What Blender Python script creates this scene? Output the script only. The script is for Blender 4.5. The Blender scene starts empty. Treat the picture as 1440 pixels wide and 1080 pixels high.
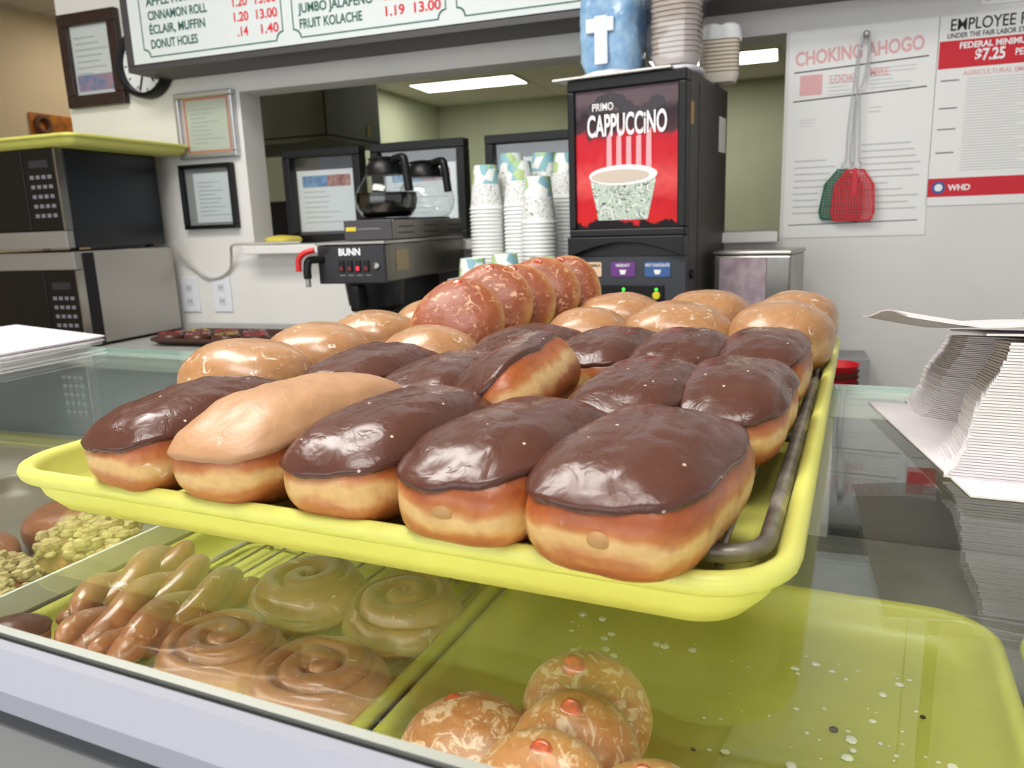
import bpy, math, random
from mathutils import Vector, Matrix, noise
from math import pi, sin, cos, radians as rad
random.seed(7)
S = bpy.context.scene
COL = S.collection

# ------------------------------------------------------------------ camera, world, lights, exposure
CAM = Vector((0.4716, -0.2722, 1.2343))
def setup():
    P, RO, Y = 0.2089, 0.0353, 0.4301
    f = Vector((-sin(Y)*cos(P), cos(Y)*cos(P), -sin(P)))
    r = Vector((cos(Y), sin(Y), 0)); d = f.cross(r)
    r2 = r*cos(RO)+d*sin(RO); d2 = -r*sin(RO)+d*cos(RO)
    cd = bpy.data.cameras.new('camera'); c = bpy.data.objects.new('camera', cd); COL.objects.link(c)
    m = Matrix((r2, -d2, -f)).transposed().to_4x4(); m.translation = CAM
    c.matrix_world = m
    cd.sensor_width = 36; cd.lens = 1071.6/1440*36; cd.clip_start = 0.02; cd.clip_end = 60
    cd.dof.use_dof = True; cd.dof.focus_distance = 0.5; cd.dof.aperture_fstop = 15
    S.camera = c
    w = bpy.data.worlds.new('world'); S.world = w; w.use_nodes = True
    bg = w.node_tree.nodes['Background']; bg.inputs[0].default_value = (0.93, 0.96, 1.0, 1); bg.inputs[1].default_value = 0.7
    S.view_settings.view_transform = 'Standard'; S.view_settings.look = 'None'
    S.view_settings.gamma = 1; S.view_settings.use_curve_mapping = False
    S.view_settings.exposure = 0.0
def area(name, loc, rot, sx, sy, power, col=(1, 1, 1)):
    l = bpy.data.lights.new(name, 'AREA'); l.shape = 'RECTANGLE'; l.size = sx; l.size_y = sy; l.energy = power; l.color = col
    o = bpy.data.objects.new(name, l); o.location = loc; o.rotation_euler = rot; COL.objects.link(o); return o
setup()
area('storefront_daylight', (-0.6, -4.2, 1.75), (rad(86), 0, 0), 6.0, 2.2, 84, (0.95, 0.98, 1.0))
area('ceiling_or_fill_light', (0.35, -0.55, 2.57), (0, 0, 0), 1.2, 0.6, 25, (1.0, 0.97, 0.92))
area('ceiling_or_fill_light', (-3.6, 3.6, 2.57), (0, 0, 0), 0.6, 0.6, 11, (1.0, 0.94, 0.84))  # added fill lamp at ceiling height, only to brighten the beige left wall
area('ceiling_or_fill_light', (-0.7, 0.3, 2.57), (0, 0, 0), 1.2, 0.6, 36, (1.0, 0.97, 0.92))

# ------------------------------------------------------------------ wall frame: s along the back wall, o towards the viewer, z up
A = 0.0908; DW = 2.07
T = Vector((cos(A), sin(A), 0)); N = Vector((-sin(A), cos(A), 0))
def WP(s, o, z): return Vector((CAM.x, CAM.y, 0)) + T*s + N*(DW-o) + Vector((0, 0, z))
Z0 = 1.10   # rim height of the top tray
ZJ = Z0-.0095   # top of the cooling rack in it

# ------------------------------------------------------------------ materials
def lin(c):
    f = lambda v: v/12.92 if v <= 0.04045 else ((v+0.055)/1.055)**2.4
    return (f(c[0]/255), f(c[1]/255), f(c[2]/255), 1)
MATS = {}
def mat(name, rgb, rough=0.5, metal=0.0, coat=0.0, var=0.0, vscale=30, bump=0.0, bscale=80, rgb2=None, spec=None, emit=0, trans=0):
    if name in MATS: return MATS[name]
    m = bpy.data.materials.new(name); m.use_nodes = True; nt = m.node_tree; b = nt.nodes['Principled BSDF']
    b.inputs['Base Color'].default_value = lin(rgb); b.inputs['Roughness'].default_value = rough; b.inputs['Metallic'].default_value = metal
    b.inputs['Coat Weight'].default_value = coat; b.inputs['Coat Roughness'].default_value = 0.12
    if spec is not None: b.inputs['Specular IOR Level'].default_value = spec
    if emit: b.inputs['Emission Color'].default_value = lin(rgb); b.inputs['Emission Strength'].default_value = emit
    if trans: b.inputs['Transmission Weight'].default_value = trans
    tc = nt.nodes.new('ShaderNodeTexCoord')
    if var:
        n = nt.nodes.new('ShaderNodeTexNoise'); n.inputs['Scale'].default_value = vscale; n.inputs['Detail'].default_value = 4
        nt.links.new(tc.outputs['Object'], n.inputs['Vector'])
        mx = nt.nodes.new('ShaderNodeMix'); mx.data_type = 'RGBA'
        mx.inputs['A'].default_value = lin(rgb); mx.inputs['B'].default_value = lin(rgb2 or tuple(v*(1-var) for v in rgb))
        rp = nt.nodes.new('ShaderNodeMapRange'); rp.inputs[1].default_value = 0.35; rp.inputs[2].default_value = 0.65
        nt.links.new(n.outputs['Fac'], rp.inputs[0]); nt.links.new(rp.outputs[0], mx.inputs['Factor']); nt.links.new(mx.outputs['Result'], b.inputs['Base Color'])
    if bump:
        n2 = nt.nodes.new('ShaderNodeTexNoise'); n2.inputs['Scale'].default_value = bscale; n2.inputs['Detail'].default_value = 5
        nt.links.new(tc.outputs['Object'], n2.inputs['Vector'])
        bp = nt.nodes.new('ShaderNodeBump'); bp.inputs['Strength'].default_value = bump; bp.inputs['Distance'].default_value = 0.004
        nt.links.new(n2.outputs['Fac'], bp.inputs['Height']); nt.links.new(bp.outputs['Normal'], b.inputs['Normal'])
    MATS[name] = m; return m

def ramp_nodes(nt, stops):
    r = nt.nodes.new('ShaderNodeValToRGB'); e = r.color_ramp.elements
    while len(e) < len(stops): e.new(0.5)
    for i, (p, c) in enumerate(stops): e[i].position = p; e[i].color = lin(c)
    return r
def dough(name, height, stops, rough=0.45, coat=0.0, flake=0.0, bump=0.25, flakecol=(246, 236, 222), fscale=70):
    """baked dough: colour banded by height (brown crust below, pale fried ring, brown crust above) with glaze flakes"""
    if name in MATS: return MATS[name]
    m = bpy.data.materials.new(name); m.use_nodes = True; nt = m.node_tree; L = nt.links; b = nt.nodes['Principled BSDF']
    tc = nt.nodes.new('ShaderNodeTexCoord'); sx = nt.nodes.new('ShaderNodeSeparateXYZ'); L.new(tc.outputs['Object'], sx.inputs[0])
    oi = nt.nodes.new('ShaderNodeObjectInfo'); ad = nt.nodes.new('ShaderNodeVectorMath'); ad.operation = 'ADD'
    L.new(tc.outputs['Object'], ad.inputs[0]); L.new(oi.outputs['Location'], ad.inputs[1])
    n = nt.nodes.new('ShaderNodeTexNoise'); n.inputs['Scale'].default_value = 38; n.inputs['Detail'].default_value = 3; L.new(ad.outputs[0], n.inputs['Vector'])
    mr = nt.nodes.new('ShaderNodeMapRange'); mr.inputs[2].default_value = height; L.new(sx.outputs['Z'], mr.inputs[0])
    ma = nt.nodes.new('ShaderNodeMath'); ma.operation = 'MULTIPLY_ADD'; ma.inputs[1].default_value = 0.34; ma.inputs[2].default_value = -0.17
    L.new(n.outputs['Fac'], ma.inputs[0]); su = nt.nodes.new('ShaderNodeMath'); su.operation = 'ADD'; L.new(ma.outputs[0], su.inputs[0]); L.new(mr.outputs[0], su.inputs[1])
    r = ramp_nodes(nt, stops); L.new(su.outputs[0], r.inputs[0])
    n3 = nt.nodes.new('ShaderNodeTexNoise'); n3.inputs['Scale'].default_value = 160; n3.inputs['Detail'].default_value = 4; L.new(ad.outputs[0], n3.inputs['Vector'])
    mm = nt.nodes.new('ShaderNodeMix'); mm.data_type = 'RGBA'; mm.blend_type = 'MULTIPLY'; mm.inputs['Factor'].default_value = 0.35
    r2 = ramp_nodes(nt, [(0.3, (205, 190, 170)), (0.62, (255, 255, 255))]); L.new(n3.outputs['Fac'], r2.inputs[0])
    L.new(r.outputs[0], mm.inputs['A']); L.new(r2.outputs[0], mm.inputs['B']); out = mm.outputs['Result']
    if flake:
        n2 = nt.nodes.new('ShaderNodeTexNoise'); n2.inputs['Scale'].default_value = fscale; n2.inputs['Detail'].default_value = 8; n2.inputs['Roughness'].default_value = 0.62; n2.inputs['Distortion'].default_value = 1.2
        L.new(ad.outputs[0], n2.inputs['Vector'])
        t = nt.nodes.new('ShaderNodeMapRange'); t.inputs[1].default_value = 0.66-0.12*flake; t.inputs[2].default_value = 0.74-0.12*flake; L.new(n2.outputs['Fac'], t.inputs[0])
        f = nt.nodes.new('ShaderNodeMath'); f.operation = 'MULTIPLY'; f.inputs[1].default_value = 0.7; L.new(t.outputs[0], f.inputs[0])
        mx = nt.nodes.new('ShaderNodeMix'); mx.data_type = 'RGBA'; mx.inputs['B'].default_value = lin(flakecol)
        L.new(f.outputs[0], mx.inputs['Factor']); L.new(out, mx.inputs['A']); out = mx.outputs['Result']
    L.new(out, b.inputs['Base Color']); b.inputs['Roughness'].default_value = rough
    b.inputs['Coat Weight'].default_value = coat; b.inputs['Coat Roughness'].default_value = 0.14
    b.inputs['Subsurface Weight'].default_value = 0.12; b.inputs['Subsurface Radius'].default_value = (0.01, 0.005, 0.002); b.inputs['Subsurface Scale'].default_value = 0.4
    bp = nt.nodes.new('ShaderNodeBump'); bp.inputs['Strength'].default_value = bump; bp.inputs['Distance'].default_value = 0.003
    L.new(n3.outputs['Fac'], bp.inputs['Height']); L.new(bp.outputs[0], b.inputs['Normal'])
    MATS[name] = m; return m
def icing(name, c1, c2, rough, fleck=(210, 190, 170), bump=0.35):
    if name in MATS: return MATS[name]
    m = bpy.data.materials.new(name); m.use_nodes = True; nt = m.node_tree; L = nt.links; b = nt.nodes['Principled BSDF']
    tc = nt.nodes.new('ShaderNodeTexCoord'); oi = nt.nodes.new('ShaderNodeObjectInfo'); ad = nt.nodes.new('ShaderNodeVectorMath'); ad.operation = 'ADD'
    L.new(tc.outputs['Object'], ad.inputs[0]); L.new(oi.outputs['Location'], ad.inputs[1])
    def nz(s, d, di=0.0):
        n = nt.nodes.new('ShaderNodeTexNoise'); n.inputs['Scale'].default_value = s; n.inputs['Detail'].default_value = d; n.inputs['Distortion'].default_value = di
        L.new(ad.outputs[0], n.inputs['Vector']); return n
    n1 = nz(45, 3); n2 = nz(230, 3); n3 = nz(70, 2, 1.5)
    mx = nt.nodes.new('ShaderNodeMix'); mx.data_type = 'RGBA'; mx.inputs['A'].default_value = lin(c1); mx.inputs['B'].default_value = lin(c2); L.new(n1.outputs['Fac'], mx.inputs['Factor'])
    v = nt.nodes.new('ShaderNodeTexVoronoi'); v.inputs['Scale'].default_value = 75; L.new(ad.outputs[0], v.inputs['Vector'])
    lt = nt.nodes.new('ShaderNodeMath'); lt.operation = 'LESS_THAN'; lt.inputs[1].default_value = 0.06; L.new(v.outputs['Distance'], lt.inputs[0])
    m2 = nt.nodes.new('ShaderNodeMix'); m2.data_type = 'RGBA'; m2.inputs['B'].default_value = lin(fleck); L.new(lt.outputs[0], m2.inputs['Factor']); L.new(mx.outputs['Result'], m2.inputs['A'])
    L.new(m2.outputs['Result'], b.inputs['Base Color'])
    rr = nt.nodes.new('ShaderNodeMapRange'); rr.inputs[3].default_value = rough-0.1; rr.inputs[4].default_value = rough+0.14; L.new(n3.outputs['Fac'], rr.inputs[0]); L.new(rr.outputs[0], b.inputs['Roughness'])
    # thin cracks
    vc = nt.nodes.new('ShaderNodeTexVoronoi'); vc.feature = 'DISTANCE_TO_EDGE'; vc.inputs['Scale'].default_value = 34
    nd = nt.nodes.new('ShaderNodeMix'); nd.data_type = 'VECTOR'; nd.inputs['Factor'].default_value = 0.03; L.new(ad.outputs[0], nd.inputs['A']); L.new(n3.outputs['Color'], nd.inputs['B']); L.new(nd.outputs['Result'], vc.inputs['Vector'])
    cr = nt.nodes.new('ShaderNodeMapRange'); cr.inputs[2].default_value = 0.035; L.new(vc.outputs['Distance'], cr.inputs[0])
    gate = nt.nodes.new('ShaderNodeMapRange'); gate.inputs[1].default_value = 0.5; gate.inputs[2].default_value = 0.62; gate.inputs[3].default_value = 0; gate.inputs[4].default_value = 1; L.new(n1.outputs['Fac'], gate.inputs[0])
    iv = nt.nodes.new('ShaderNodeMath'); iv.operation = 'SUBTRACT'; iv.inputs[0].default_value = 1; L.new(cr.outputs[0], iv.inputs[1])
    cg = nt.nodes.new('ShaderNodeMath'); cg.operation = 'MULTIPLY'; L.new(iv.outputs[0], cg.inputs[0]); L.new(gate.outputs[0], cg.inputs[1])
    a1 = nt.nodes.new('ShaderNodeMath'); a1.operation = 'MULTIPLY_ADD'; a1.inputs[1].default_value = 0.07; L.new(n2.outputs['Fac'], a1.inputs[0]); L.new(n3.outputs['Fac'], a1.inputs[2])
    s1 = nt.nodes.new('ShaderNodeMath'); s1.operation = 'MULTIPLY_ADD'; s1.inputs[1].default_value = -0.35; L.new(cg.outputs[0], s1.inputs[0]); L.new(a1.outputs[0], s1.inputs[2])
    bp = nt.nodes.new('ShaderNodeBump'); bp.inputs['Strength'].default_value = bump; bp.inputs['Distance'].default_value = 0.004
    L.new(s1.outputs[0], bp.inputs['Height']); L.new(bp.outputs[0], b.inputs['Normal'])
    MATS[name] = m; return m
def glassmat(name, tint, base=0.05, rough=0.0):
    """thin clear sheet: see-through plus mirror reflection growing towards grazing angles"""
    if name in MATS: return MATS[name]
    m = bpy.data.materials.new(name); m.use_nodes = True; nt = m.node_tree; L = nt.links
    for n in list(nt.nodes): nt.nodes.remove(n)
    o = nt.nodes.new('ShaderNodeOutputMaterial'); t = nt.nodes.new('ShaderNodeBsdfTransparent'); t.inputs[0].default_value = lin(tint)
    g = nt.nodes.new('ShaderNodeBsdfGlossy'); g.inputs['Roughness'].default_value = rough; g.inputs[0].default_value = (1, 1, 1, 1)
    lw = nt.nodes.new('ShaderNodeLayerWeight'); lw.inputs[0].default_value = 0.5
    p = nt.nodes.new('ShaderNodeMath'); p.operation = 'POWER'; p.inputs[1].default_value = 5; L.new(lw.outputs['Facing'], p.inputs[0])
    q = nt.nodes.new('ShaderNodeMath'); q.operation = 'MULTIPLY_ADD'; q.inputs[1].default_value = 0.95-base; q.inputs[2].default_value = base; L.new(p.outputs[0], q.inputs[0])
    x = nt.nodes.new('ShaderNodeMixShader'); L.new(q.outputs[0], x.inputs[0]); L.new(t.outputs[0], x.inputs[1]); L.new(g.outputs[0], x.inputs[2]); L.new(x.outputs[0], o.inputs[0])
    MATS[name] = m; return m

# ------------------------------------------------------------------ objects
def meta(o, label=None, cat=None, group=None, kind=None):
    if label: o['label'] = label
    if cat: o['category'] = cat
    if group: o['group'] = group
    if kind: o['kind'] = kind
    return o
def empty(name, loc, rotz, label, cat, group=None, rot=None):
    o = bpy.data.objects.new(name, None); COL.objects.link(o); o.location = loc; o.rotation_euler = rot or (0, 0, rotz); o.empty_display_size = 0.02
    return meta(o, label, cat, group)
def obj(name, vf, m, parent=None, loc=(0, 0, 0), rot=(0, 0, 0), smooth=False, label=None, cat=None, group=None, kind=None, bevel=0, auto=None):
    me = bpy.data.meshes.new(name); me.from_pydata([tuple(v) for v in vf[0]], [], vf[1]); me.validate()
    for mm in (m if isinstance(m, (list, tuple)) else [m]): me.materials.append(mm)
    if len(vf) > 2:
        for p, i in zip(me.polygons, vf[2]): p.material_index = i
    if smooth:
        for p in me.polygons: p.use_smooth = True
        if auto: me.set_sharp_from_angle(angle=rad(auto))
    me.update()
    o = bpy.data.objects.new(name, me); COL.objects.link(o); o.location = loc; o.rotation_euler = rot
    if parent: o.parent = parent
    if bevel:
        b = o.modifiers.new('bevel', 'BEVEL'); b.width = bevel; b.segments = 2; b.limit_method = 'ANGLE'
    return meta(o, label, cat, group, kind)
def join(*parts):
    V, F = [], []
    for p in parts:
        k = len(V); V += list(p[0]); F += [tuple(i+k for i in f) for f in p[1]]
    return V, F
def box(x0, x1, y0, y1, z0, z1):
    V = [(x, y, z) for z in (z0, z1) for y in (y0, y1) for x in (x0, x1)]
    return V, [(0, 2, 3, 1), (4, 5, 7, 6), (0, 1, 5, 4), (2, 6, 7, 3), (0, 4, 6, 2), (1, 3, 7, 5)]
def rows(R, closed=True, cap0=True, cap1=True):
    V, F = [], []; n = len(R[0])
    for r in R: V += list(r)
    for i in range(len(R)-1):
        for j in range(n if closed else n-1):
            k = (j+1) % n; F.append((i*n+j, i*n+k, (i+1)*n+k, (i+1)*n+j))
    if cap0: F.append(tuple(reversed(range(n))))
    if cap1: F.append(tuple((len(R)-1)*n+j for j in range(n)))
    return V, F
def lathe(prof, n=32, cap0=True, cap1=True):
    return rows([[(r*cos(2*pi*j/n), r*sin(2*pi*j/n), z) for j in range(n)] for r, z in prof], True, cap0, cap1)
def tube(pts, r, n=8, closed=False, rf=None):
    P = [Vector(p) for p in pts]; R = []; L = len(P); up = Vector((0, 0, 1)); prev = None
    for i, p in enumerate(P):
        a = P[(i-1) % L] if (closed or i) else p; b = P[(i+1) % L] if (closed or i < L-1) else p
        t = (b-a).normalized()
        u = prev - t*prev.dot(t) if prev is not None else (up.cross(t) if abs(t.z) < 0.95 else Vector((1, 0, 0)).cross(t))
        u.normalize(); prev = u; w = t.cross(u); rr = rf(i/(L-1)) if rf else r
        R.append([p + (u*cos(2*pi*j/n) + w*sin(2*pi*j/n))*rr for j in range(n)])
    if closed: R.append(R[0]); return rows(R, True, False, False)
    return rows(R)
def prism(poly, y0, y1):   # polygon in xz, extruded along y
    n = len(poly); V = [(x, y0, z) for x, z in poly]+[(x, y1, z) for x, z in poly]
    F = [tuple(range(n)), tuple(reversed(range(n, 2*n)))]+[(j, n+j, n+(j+1) % n, (j+1) % n) for j in range(n)]
    return V, F
def prismz(poly, z0, z1):
    n = len(poly); V = [(x, y, z0) for x, y in poly]+[(x, y, z1) for x, y in poly]
    F = [tuple(reversed(range(n))), tuple(range(n, 2*n))]+[(j, (j+1) % n, n+(j+1) % n, n+j) for j in range(n)]
    return V, F
def rrect(x0, x1, y0, y1, r, k=6):
    P = []
    for cx, cy, a in ((x1-r, y0+r, -90), (x1-r, y1-r, 0), (x0+r, y1-r, 90), (x0+r, y0+r, 180)):
        for i in range(k+1):
            t = rad(a+90*i/k); P.append((cx+r*cos(t), cy+r*sin(t)))
    return P
def text(parent, s, loc, size, m, sx=1.0, bold=0.0, align='LEFT', rot=(pi/2, 0, 0), name='lettering', shear=0):
    c = bpy.data.curves.new(name, 'FONT'); c.body = s; c.size = size; c.align_x = align; c.offset = bold; c.extrude = 0.0002; c.shear = shear
    c.materials.append(m); o = bpy.data.objects.new(name, c); COL.objects.link(o); o.parent = parent; o.location = loc; o.rotation_euler = rot; o.scale = (sx, 1, 1); return o
def nz(v, s, seed=0.0): return noise.noise(Vector(v)*s+Vector((seed*7.3, seed*3.1, seed*1.7)))

white = mat('white_paint', (226, 224, 220), 0.6, var=0.03, vscale=4)
wallm = mat('wall_paint', (226, 224, 220), 0.65, var=0.03, vscale=3, bump=0.05, bscale=120)
beige = mat('beige_paint', (226, 202, 164), 0.7, var=0.05, vscale=2)
kitch = mat('kitchen_paint', (186, 192, 164), 0.7, var=0.04, vscale=2)
black = mat('black_plastic', (16, 16, 18), 0.35, spec=.3)
blackm = mat('black_matte', (24, 23, 25), 0.55, spec=.3)
steel = mat('stainless', (170, 166, 160), 0.28, 1.0, var=0.12, vscale=9)
dsteel = mat('dark_stainless', (120, 114, 106), 0.32, 1.0, var=0.15, vscale=7)
alu = mat('aluminium_trim', (186, 190, 184), 0.4, 0.6)
paper = mat('paper', (236, 238, 240), 0.7)
ink = mat('grey_ink', (120, 122, 126), 0.8)
dink = mat('dark_ink', (40, 40, 42), 0.8)
rink = mat('red_ink', (204, 36, 52), 0.7)
pink = mat('pink_ink', (226, 176, 178), 0.8)
lime = mat('lime_plastic', (209, 209, 108), 0.4, var=0.06, vscale=14, rgb2=(204, 203, 100), bump=0.04, bscale=300)
yel = lime
chrome = mat('wire_chrome', (186, 180, 172), 0.4, 0.6, var=0.25, vscale=60)
glass = glassmat('display_glass', (250, 252, 251))
clear = glassmat('clear_glass', (244, 246, 246), 0.06)
edge = mat('glass_edge', (176, 204, 194), 0.2)

# ------------------------------------------------------------------ setting
def st(name, vf, m, **k): return obj(name, vf, m, kind='structure', **k)
def wbox(name, s0, s1, o0, o1, z0, z1, m, **k):
    v, f = box(s0, s1, -o1, -o0, z0, z1); return st(name, (v, f), m, loc=WP(0, 0, 0), rot=(0, 0, A), **k)
st('floor', box(-6, 4, -4.6, 9, -0.05, 0), mat('floor_tile', (150, 142, 130), 0.45, var=0.1, vscale=3))
# back wall with the pass-through opening
SL, SR, ZB, ZT, TH = -1.585, -0.002, 1.165, 1.655, 0.1
v = join(box(-2.27, SL, 0, TH, 0, 2.6), box(SR, 2.6, 0, TH, 0, 2.6), box(SL, SR, 0, TH, ZT, 2.6), box(SL, SR, 0, TH, 0, ZB))
st('wall_back', v, wallm, loc=WP(0, 0, 0), rot=(0, 0, A))
wbox('trim_sill', SL+0.01, SR-0.004, -TH-0.12, 0.075, ZB, ZB+0.026, white, bevel=0.003)
wbox('wall_left', -4.5, -4.4, -7.0, 4.6, 0, 2.6, beige)
wbox('wall_kitchen', -4.4, 2.6, -6.75, -6.65, 0, 2.6, kitch)
wbox('wall_kitchen_side', -3.98, -3.88, -6.65, -2.2, 0, 2.6, kitch)
wbox('wall_kitchen_right', 2.5, 2.6, -6.65, -0.1, 0, 2.6, kitch)
tile = bpy.data.materials.new('ceiling_tile'); tile.use_nodes = True
nt = tile.node_tree; bk = nt.nodes.new('ShaderNodeTexBrick'); bk.offset = 0; bk.inputs['Scale'].default_value = 1; bk.inputs['Brick Width'].default_value = 1.2; bk.inputs['Row Height'].default_value = 0.6
bk.inputs['Mortar Size'].default_value = 0.012; bk.inputs['Color1'].default_value = lin((222, 218, 204)); bk.inputs['Color2'].default_value = lin((216, 212, 198)); bk.inputs['Mortar'].default_value = lin((196, 192, 178))
tc = nt.nodes.new('ShaderNodeTexCoord'); nt.links.new(tc.outputs['Object'], bk.inputs['Vector']); nt.links.new(bk.outputs[0], nt.nodes['Principled BSDF'].inputs['Base Color']); nt.nodes['Principled BSDF'].inputs['Roughness'].default_value = 0.8
wbox('ceiling', -4.4, 2.6, -6.65, 4.6, 2.6, 2.65, tile)
lampm = mat('lamp_diffuser', (255, 252, 240), 0.5, emit=5)
def ceiling_lamp(s, o, w, d, label):
    e = empty('ceiling_lamp', WP(s, o, 2.6), A, label, 'ceiling light', 'kitchen ceiling lights')
    obj('frame', join(box(-w/2, w/2, -d/2, -d/2+.02, -.012, 0), box(-w/2, w/2, d/2-.02, d/2, -.012, 0), box(-w/2, -w/2+.02, -d/2+.02, d/2-.02, -.012, 0), box(w/2-.02, w/2, -d/2+.02, d/2-.02, -.012, 0)), white, e)
    obj('diffuser', box(-w/2+.02, w/2-.02, -d/2+.02, d/2-.02, -.008, -.001), lampm, e)
    area('lamp_light', WP(s, o, 2.57), (0, 0, A), w, d, 13, (1.0, 0.98, 0.9))
ceiling_lamp(-2.98, -5.39, 1.12, 0.52, 'rectangular fluorescent ceiling light seen through opening, left of the drink machine')
ceiling_lamp(-0.62, -5.45, 1.12, 0.6, 'rectangular fluorescent ceiling light seen right of the paper tray stack')

# back counter
e = empty('back_counter', WP(-0.35, 0, 0), A, 'grey back counter along the wall carrying microwaves, brewer and drink machine', 'counter')
ctop = mat('counter_laminate', (176, 176, 174), 0.4, var=0.06, vscale=20)
obj('worktop', box(-2.4, .045, -0.66, -0.004, 0.88, 0.92), ctop, e, bevel=0.004)
obj('backsplash', box(-2.4, -.50, -0.022, -0.004, 0.921, 0.94), ctop, e)
obj('cabinet', box(-2.4, .045, -0.62, -0.004, 0.0, 0.878), white, e)

# ------------------------------------------------------------------ display case
e = empty('display_case', (0.1, 0.2, 0), 0, 'glass topped bakery display case with aluminium trim under the yellow tray', 'display case')
X0, X1, Y0, Y1 = -1.35, 1.2, -0.094, 0.53
def ec(name, vf, m, **k):
    v = [(x-0.1, y-0.2, z) for x, y, z in vf[0]]; return obj(name, (v,)+tuple(vf[1:]), m, e, **k)
g = box(X0, X1, -0.086, Y1, 1.061, 1.067)
ec('glass_top', (g[0], g[1], [0, 0, 1, 1, 1, 1]), [glass, edge], label='clear glass top')
ec('front_trim', join(box(X0, X1, -0.0905, -0.0862, 1.035, 1.0675), box(X0, X1, -0.086, -0.079, 1.05, 1.0605)), alu)
ec('trim_groove', box(X0, X1, -0.0935, -0.0906, 1.035, 1.0655), blackm)
ec('front_rail', ([(X0, -.0936, 1.067), (X1, -.0936, 1.067), (X0, -.0985, 1.067), (X1, -.0985, 1.067), (X0, -.110, 1.058), (X1, -.110, 1.058), (X0, -.112, 1.051), (X1, -.112, 1.051), (X0, -.0936, 1.04), (X1, -.0936, 1.04)], [(0, 2, 3, 1), (2, 4, 5, 3), (4, 6, 7, 5), (6, 8, 9, 7), (8, 0, 1, 9), (0, 8, 6, 4, 2), (1, 3, 5, 7, 9)]), mat('white_enamel', (150, 152, 165), 0.5))
ec('front_panel', box(X0, X1, -0.108, -0.0945, 0.05, 1.039), mat('front_grey', (150, 152, 154), 0.4))
ec('inner_shelf', box(X0+.02, X1-.02, -0.085, 0.505, 0.9, 0.918), mat('shelf_grey', (170, 168, 160), 0.45, var=0.1))
ec('rear_door', box(X0+.02, .434, 0.506, 0.512, 0.05, 1.04), mat('frosted_pane', (176, 186, 188), 0.3, var=.06, vscale=5), label='pale frosted sliding door')
ec('door_frame', box(.435, .456, 0.498, 0.516, 0.05, 1.04), white)
ec('rear_door', box(.457, X1-.02, 0.513, 0.522, 0.05, 1.04), mat('rear_grey', (98, 98, 94), 0.3, var=0.16, vscale=6), label='dark sliding door')
ec('rear_rail', box(X0, X1, 0.5, Y1, 1.041, 1.0605), mat('rail_pale', (206, 214, 206), 0.4))
ec('lamp_tube', tube([(X0+.05, -.072, 1.042), (X1-.05, -.072, 1.042)], .006, 8), mat('case_lamp', (255, 250, 238), .5, emit=3), label='slim lamp under the front trim')
area('case_light', (.05, -.066, 1.04), (rad(-38), 0, 0), 2.4, .02, 8.5, (1, .96, .92))
ec('end_panel', box(X0-.02, X0-.001, Y0, Y1, 0.05, 1.06), alu); ec('end_panel', box(X1+.001, X1+.02, Y0, Y1, 0.05, 1.06), alu)

# ------------------------------------------------------------------ trays
def traymesh(w, l, h, R, lip=0.0085):
    """tray rim outer corner at origin, rim top z=0, standing on z=-h"""
    pr = [(.030, -h), (.021, -h+.0015), (.0115, -h*.62), (.0085, -.011), (.004, -.0105), (.0012, -.008), (0, -.0045), (.0012, -.0015), (.004, 0), (lip-.003, 0), (lip, -.0016), (lip+.0012, -.0035), (lip+.002, -.0055), (lip+.0045, -h*.55), (.021, -h+.006), (.029, -h+.0032)]
    R_ = []
    for ins, z in pr: R_.append([(x, y, z) for x, y in rrect(ins, w-ins, ins, l-ins, max(R-ins*.75, .006), 8)])
    return rows(R_)
def tray(name, w, l, h, R, loc, rz, label, m, group=None):
    return obj(name, traymesh(w, l, h, R), m, loc=loc, rot=(0, 0, rz), smooth=True, auto=50, label=label, cat='tray', group=group)
tray('display_tray', 0.4665, 0.661, 0.0325, 0.040, (-.0095, 0, Z0), 0, 'large lime yellow tray on the glass holding the iced long johns', lime)
# wire rack in the tray
e = empty('cooling_rack', (0.2285, 0.33, ZJ), 0, 'chrome wire cooling rack inside the yellow tray under the pastries', 'rack')
fr = [(x, y, -.0035) for x, y in rrect(-.2115, .2115, -.278, .298, .022, 6)]
obj('frame', tube(fr, .0045, 10, True), chrome, e, smooth=True)
for k in range(9):
    x = -.19+k*.0475+0.004; obj('wire', tube([(x, -.279, -.0008), (x, 0, -.0008), (x, .301, -.0008)], .0016, 8), chrome, e, smooth=True)
for k in range(3):
    y = -.075+k*.15; obj('cross_bar', tube([(-.2115, y, -.0052), (.2115, y, -.0052)], .0028, 8), chrome, e, smooth=True)
for x in (-.19, .19):
    for y in (-.26, .27): obj('foot', tube([(x, y, -.006), (x, y, -.0175)], .0025, 8), chrome, e)

# ------------------------------------------------------------------ pastry shapes
def sup(a, b, c, eh, ev, th, ph):
    x, y, z = a*cos(th)*sin(ph), b*sin(th)*sin(ph), c*cos(ph)
    h = (abs(x/a)**eh+abs(y/b)**eh)
    if z < 0: ev += .8
    r = (h**(ev/eh)+abs(z/c)**ev)**(-1/ev); return Vector((x*r, y*r, z*r))
def shape(p, a, b, c, seed, amp):
    q = Vector(p)
    if b > 1.5*a and q.z > 0: q.z *= 1-.20*min(1, abs(q.y/b))**2.2
    n = nz((q.x, q.y, q.z), 26, seed)*amp + nz((q.x, q.y, q.z), 70, seed)*amp*.3
    d = Vector((q.x/a, q.y/b, q.z/c)).normalized(); q += d*n
    q.x += nz((0.3, q.y, 0), 12, seed)*amp*1.4                       # slight sideways bend
    if q.z < 0: q.x *= 1-.10*(q.z/c)**2; q.y *= 1-.05*(q.z/c)**2
    return q
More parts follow.
